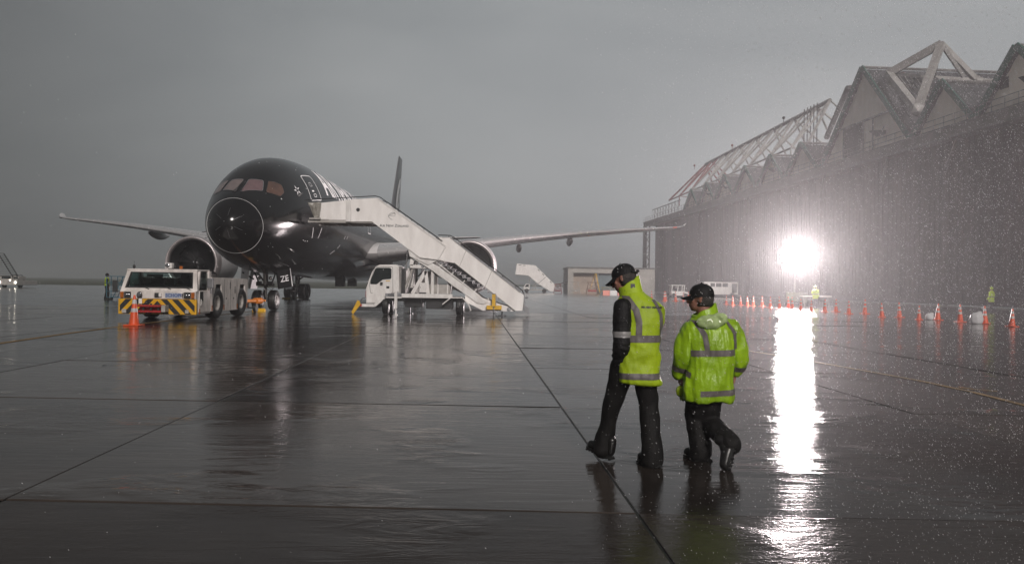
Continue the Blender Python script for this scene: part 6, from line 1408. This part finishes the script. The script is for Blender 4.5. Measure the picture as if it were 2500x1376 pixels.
for k in range(5): beam(bm, (-6.2 + 0.65 * k, 0.12, 4.25), (-6.2 + 0.65 * k, 2.2, 4.25), 0.07, 0.07)
obj('platform', bm, M['offwhite'], ss)
# crumpled canvas where the platform meets the skin
bm = bmesh.new(); nx_, nz_ = 16, 14; gr_ = []
for i in range(nx_ + 1):
    col = []
    for j in range(nz_ + 1):
        u, v = i / nx_, j / nz_; top = (-6.50 + 0.62 * u); bot = (-6.18 + 0.22 * u)
        x = top * v + bot * (1 - v); z = 4.42 + (5.13 - 4.42) * v + 0.03 * u; y = -0.02 + 0.10 * noise.noise(Vector((x * 4.5, z * 4, 3))) + 0.05 * (1 - abs(noise.noise(Vector((x * 7, z * 3, 9)))) * 2.5) * math.sin(math.pi * v)
        col.append(bm.verts.new((x, y, z)))
    gr_.append(col)
for i in range(nx_):
    for j in range(nz_): bm.faces.new((gr_[i][j], gr_[i + 1][j], gr_[i + 1][j + 1], gr_[i][j + 1]))
cv = obj('canvas_seal', bm, M['canvas'], ss, sm=25); sl = cv.modifiers.new('thickness', 'SOLIDIFY'); sl.thickness = 0.02
bm = bmesh.new(); box(bm, -6.42, -5.9, -0.05, 0.06, 4.355, 4.43); obj('seal_bar', bm, M['offwhite'], ss)
bm = bmesh.new(); cyl(bm, (-4.17, -0.012, 4.83), (-4.17, -0.002, 4.83), 0.085, n=24); obj('inspection_hole', bm, M['black'], ss)
# lettering and emblem on the side
M['ink'] = mat('dark_grey_lettering', (0.03, 0.03, 0.035), 0.5)
def smallcaps(words, big, small, x, z, y, m, parent):
    cx = x
    for w in words:
        for i, part in ((0, w[0]), (1, w[1:])):
            t = text_bm(part, big if i == 0 else small, bold=0.0025); mx_ = max(v.co.x for v in t.verts)
            bmesh.ops.transform(t, matrix=Matrix.Translation((cx, y, z)) @ Matrix.Rotation(R(90), 4, 'X'), verts=t.verts[:]); obj('lettering', t, m, parent, sm='keep'); cx += mx_ + 0.012
        cx += 0.035
    return cx
smallcaps(['AIR', 'NEW', 'ZEALAND'], 0.175, 0.135, -3.16, 4.06, -0.004, M['ink'], ss)
bm = bmesh.new(); tube(bm, [(-2.60 + 0.16 * math.cos(R(a)), -0.006, 4.56 + 0.16 * math.sin(R(a)) + 0.03 * math.sin(R(a) * 2)) for a in range(20, 300, 20)], 0.008, n=4); tube(bm, [(-2.72, -0.006, 4.60), (-2.55, -0.006, 4.66), (-2.47, -0.006, 4.72), (-2.44, -0.006, 4.62)], 0.008, n=4); tube(bm, [(-2.76, -0.006, 4.56), (-2.44, -0.006, 4.56)], 0.006, n=4); obj('emblem', bm, M['ink'], ss)
# chassis and cab
bm = bmesh.new(); prism(bm, [(-4.2, 0.46), (-3.92, 0.42), (-3.37, 0.42), (-2.87, 0.86), (0.2, 0.86), (0.9, 0.80), (0.9, 0.62), (-2.7, 0.62), (-3.2, 0.30), (-4.2, 0.30)], 0.55, 1.65); obj('chassis', bm, M['darkmetal'], ss)
bm = bmesh.new()
for a, b, w in (((-4.0, 0.42), (-3.36, 0.42), 0.13), ((-3.36, 0.40), (-2.86, 0.84), 0.13), ((-2.88, 0.86), (-2.1, 0.86), 0.17)): beam(bm, (a[0], 0.03, a[1]), (b[0], 0.03, b[1]), 0.06, w)
obj('side_rail', bm, M['white'], ss)
bm = bmesh.new(); bbox(bm, -2.10, 0.25, 0.0, 0.09, 0.80, 0.99, 0.015); obj('deck_edge', bm, M['white'], ss)
bm = bmesh.new(); bbox(bm, -2.86, -2.10, -0.005, 0.085, 0.83, 0.99, 0.012); o_ = obj('number_panel', bm, M['greymetal'], ss)
text_on('CO215', 0.14, (-2.72, -0.009, 0.865), (90, 0, 0), M['black'], o_, 'fleet_number', 0.003)
bm = bmesh.new(); box(bm, -2.1, 0.6, 0.1, 2.0, 0.80, 0.86); obj('deck', bm, M['offwhite'], ss)
bm = bmesh.new(); bbox(bm, -1.0, 0.25, 0.35, 0.9, 0.28, 0.78, 0.04); bbox(bm, -2.0, -1.2, 0.5, 1.2, 0.35, 0.78, 0.04); obj('fuel_tank', bm, M['black'], ss)
# crew cab
cx = empty('cab', parent=ss)
cab_poly = [(-3.76, 0.50), (-3.78, 1.20), (-3.66, 1.56), (-3.50, 1.98), (-3.36, 2.22), (-3.16, 2.31), (-2.40, 2.32), (-2.27, 2.24), (-2.22, 1.02), (-2.48, 1.02), (-2.74, 0.98), (-2.96, 0.86), (-3.10, 0.62), (-3.14, 0.50)]
bm = bmesh.new(); prism(bm, cab_poly, 0.14, 2.0); bmesh.ops.bevel(bm, geom=[e for e in bm.edges if abs(e.verts[0].co.y - e.verts[1].co.y) < 0.01], offset=0.05, segments=3, affect='EDGES'); obj('cab_shell', bm, M['white'], cx, sm=30)
bm = bmesh.new(); prism(bm, rounded([(-3.58, 1.40), (-3.56, 1.58), (-3.34, 2.17), (-2.60, 2.17), (-2.60, 1.66), (-3.0, 1.62), (-3.28, 1.40)], 0.16), 0.125, 0.139); obj('side_window', bm, M['glass'], cx)
bm = bmesh.new(); pl = rounded([(-3.55, 0.98), (-3.62, 1.40), (-3.37, 2.215), (-2.55, 2.215), (-2.52, 1.0)], 0.08)
tube(bm, [(x, 0.136, z) for x, z in pl], 0.008, n=4); obj('door_seam', bm, M['darkmetal'], cx)
bm = bmesh.new(); bbox(bm, -2.83, -2.69, 0.11, 0.14, 1.22, 1.32, 0.02); obj('door_handle', bm, M['black'], cx)
bm = bmesh.new(); box(bm, -2.86, -2.66, 0.13, 0.138, 1.55, 1.58); obj('door_sticker', bm, M['yellow'], cx)
bm = bmesh.new(); box(bm, -3.81, -3.70, 0.25, 1.9, 0.80, 1.10); obj('front_lamp', bm, M['red'], cx)
bm = bmesh.new(); vs = [bm.verts.new(p) for p in ((-3.805, 0.32, 1.30), (-3.805, 1.82, 1.30), (-3.43, 1.80, 2.15), (-3.43, 0.34, 2.15))]; bm.faces.new(vs); obj('windscreen', bm, M['glass'], cx)
bm = bmesh.new(); bbox(bm, -3.1, -2.98, -0.02, 0.05, 1.42, 1.50, 0.02); tube(bm, [(-3.0, 0.05, 1.46), (-3.05, 0.13, 1.44)], 0.012); obj('mirror', bm, M['black'], cx)
bm = bmesh.new(); bbox(bm, -2.20, -2.05, 0.3, 1.8, 1.0, 2.1, 0.03); obj('cab_rear', bm, M['white'], cx)
bm = bmesh.new(); bbox(bm, -2.16, -1.98, 0.2, 0.42, 0.95, 2.15, 0.04); obj('air_stack', bm, M['black'], cx)
bm = bmesh.new(); bbox(bm, -1.92, -1.62, 0.5, 1.2, 1.25, 2.2, 0.07)
for k in range(5): bbox(bm, -1.95 + 0.07 * k, -1.91 + 0.07 * k, 0.44, 0.5, 1.35, 1.75, 0.01)
obj('intake_unit', bm, M['white'], cx)
for x in (-2.86, 0.55):
    for y in (0.30, 1.85): wheel(ss, (x, y, 0.42), 0.42, 0.26, 0.22, M['darkmetal'])
bm = bmesh.new()
for a, b in (((-0.20, 0.52), (0.18, 0.83)), ((0.18, 0.83), (0.74, 0.83)), ((0.74, 0.83), (1.02, 0.52)), ((1.02, 0.52), (1.12, 0.24))): beam(bm, (a[0], 0.05, a[1]), (b[0], 0.05, b[1]), 0.3, 0.045)
obj('mudguard', bm, M['white'], ss)
# lifting frame
lf = empty('lift_frame', parent=ss)
for y in (0.25, 1.95):
    for a, b, w in (((-1.63, 0.99), (-1.02, 2.05), 0.17), ((-0.90, 0.99), (-1.02, 2.05), 0.15), ((-1.70, 2.30), (-1.62, 2.80), 0.17), ((-1.75, 2.26), (-0.95, 2.24), 0.15), ((-0.70, 0.99), (-0.70, 2.35), 0.13)):
        bm = bmesh.new(); beam(bm, (a[0], y, a[1]), (b[0], y, b[1]), 0.10, w); obj('frame_member', bm, M['white'], lf)
for a, b, r_ in (((-2.05, 1.05), (-1.65, 2.15), 0.055), ((-1.85, 1.05), (-1.45, 2.6), 0.035), ((-2.0, 1.6), (-1.9, 3.0), 0.03), ((-1.25, 2.3), (-1.1, 2.75), 0.07)):
    bm = bmesh.new(); cyl(bm, (a[0], 0.35, a[1]), (b[0], 0.35, b[1]), r_, n=10); obj('ram', bm, M['alu'] if r_ < 0.05 else M['offwhite'], lf, sm=True)
for k in range(3):
    bm = bmesh.new(); tube(bm, [(-0.85, 0.2, 2.25), (-0.55 + 0.1 * k, 0.15, 1.85 - 0.06 * k), (0.0, 0.2, 1.78)], 0.014, n=5); obj('hose', bm, M['black'], lf, sm=True)
bm = bmesh.new()
for k in range(14):
    p = Vector((-1.0 + rnd.uniform(-0.28, 0.45), 0.3 + rnd.uniform(-0.1, 0.3), 2.22 + rnd.uniform(-0.15, 0.2))); bbox(bm, p.x - 0.06, p.x + 0.06, p.y - 0.05, p.y + 0.05, p.z - 0.05, p.z + 0.05, 0.012)
tag(obj('valve_block', bm, M['greymetal'], lf), kind='stuff')
bm = bmesh.new(); bbox(bm, -1.28, -0.98, 0.02, 0.25, 1.05, 1.50, 0.015); o_ = obj('control_box', bm, M['white'], ss); bm = bmesh.new(); cyl(bm, (-1.24, 0.005, 1.28), (-1.24, 0.02, 1.28), 0.02, n=8); obj('box_lock', bm, M['black'], o_)
bm = bmesh.new(); bbox(bm, -0.86, 0.12, 0.3, 1.6, 1.0, 1.42, 0.02); obj('equipment_box', bm, M['offwhite'], ss)
for x in (-0.45, 0.0):
    bm = bmesh.new(); box(bm, x - 0.03, x + 0.03, 0.28, 0.31, 1.0, 1.44); obj('box_strap', bm, M['white'], ss)
# stabiliser legs
for (x, m_) in ((-2.36, M['white']), (-1.95, M['greymetal'])):
    y = 0.02 if x < -2 else 1.9
    bm = bmesh.new(); beam(bm, (x, y, 0.30), (x, y, 1.10), 0.13) if x < -2 else beam(bm, (x, y, 0.40), (x, y, 0.8), 0.1); cyl(bm, (x, y, 0.03), (x, y, 0.5), 0.035, n=8); cyl(bm, (x, y, 0.0), (x, y, 0.03), 0.16 if x > -2 else 0.09, n=12); obj('stabiliser', bm, m_, ss)
bm = bmesh.new(); beam(bm, (2.17, -0.05, 0.45), (2.17, -0.05, 1.02), 0.16, 0.16); obj('jack_tube', bm, M['yellow'], ss)
bm = bmesh.new(); cyl(bm, (2.17, -0.05, 0.0), (2.17, -0.05, 0.5), 0.04, n=8); cyl(bm, (2.17, -0.05, 1.02), (2.17, -0.05, 1.05), 0.1, n=10); beam(bm, (2.27, 0.0, 0.4), (2.27, 0.0, 1.0), 0.04); cyl(bm, (2.55, 0.6, 0.0), (2.55, 0.6, 0.3), 0.035, n=8); cyl(bm, (2.55, 0.6, 0.0), (2.55, 0.6, 0.03), 0.2, n=12); obj('jack_leg', bm, M['greymetal'], ss)
bm = bmesh.new(); bbox(bm, 1.84, 2.54, -0.08, 0.10, 0.31, 0.50, 0.02); obj('jack_guard', bm, M['yellow'], ss)
bm = bmesh.new(); prism(bm, [(-4.13, 0.64), (-4.03, 0.62), (-3.99, 0.45), (-4.07, 0.34), (-4.33, 0.0), (-4.40, 0.10)], -0.05, 0.06); obj('front_skirt', bm, M['yellow'], ss)
bm = bmesh.new(); bbox(bm, -4.05, -3.93, -0.03, 0.02, 0.37, 0.48, 0.01); obj('warning_plate', bm, M['red'], ss)
bm = bmesh.new(); tube(bm, [(-4.05, 0.3, 0.6), (-3.95, 0.3, 0.75), (-3.8, 0.3, 0.78), (-3.75, 0.35, 0.68)], 0.014, n=5); obj('cable', bm, M['black'], ss, sm=True)
# ================================================================ falling rain
M['drop'] = mat('falling_rain_drop', (0.85, 0.85, 0.86), 1.0, spec=0.0, transl=0.6)
rr2 = random.Random(21); bm = bmesh.new()
wind = Vector((0.55, 0.1, -0.85)).normalized()
def drop(p, w, l):
    w_ = (wind + Vector((rr2.uniform(-0.5, 0.5), rr2.uniform(-0.5, 0.5), rr2.uniform(-0.3, 0.3)))).normalized(); a, b = frame(w_); d = w_ * l / 2; q0 = rr2.uniform(0, 2)
    ring = [bm.verts.new(p + (a * math.cos(t) + b * math.sin(t)) * w / 2) for t in (q0, q0 + 2.1, q0 + 4.2)]
    t_, bt = bm.verts.new(p - d), bm.verts.new(p + d)
    for i in range(3): bm.faces.new((ring[i], ring[(i + 1) % 3], t_)); bm.faces.new((ring[(i + 1) % 3], ring[i], bt))
cnt = 0
while cnt < 46000:
    y = 2.2 * (46 / 2.2) ** (rr2.random() ** 0.9); u = rr2.uniform(-0.72, 0.72)
    # the gust of drizzle is heaviest in front of the hangar
    if rr2.random() > 0.012 + 0.988 * max(0, min(1, (u - 0.08) / 0.5)): continue
    x = u * y; z = rr2.uniform(0.02, 1.52 + 0.40 * y)
    s = 0.0019 * y ** 0.75 * rr2.choice((0.35, 0.5, 0.5, 0.7, 1.0)) 
    s = min(s, 0.014); drop(Vector((x, y, z)), s * 0.55, s * 1.7); cnt += 1
tag(obj('rain', bm, M['drop']), 'driving drizzle, its flecks lit by the floodlight', kind='stuff')
# ================================================================ haze of rain
hz = bmesh.new(); box(hz, -2700, 2700, -8, 3500, -1.1, 36)
vm = bpy.data.materials.new('rain_haze'); vm.use_nodes = True; vn = vm.node_tree; vn.nodes.clear()
vo = N(vn, "ShaderNodeOutputMaterial"); pv = N(vn, "ShaderNodeVolumePrincipled")
pv.inputs['Color'].default_value = (0.93, 0.935, 0.95, 1); pv.inputs['Density'].default_value = 0.0012; pv.inputs['Anisotropy'].default_value = 0.52
vn.links.new(pv.outputs[0], vo.inputs['Volume'])
haze = tag(obj('haze', hz, vm), 'fine rain haze filling the air over the whole apron', kind='stuff')
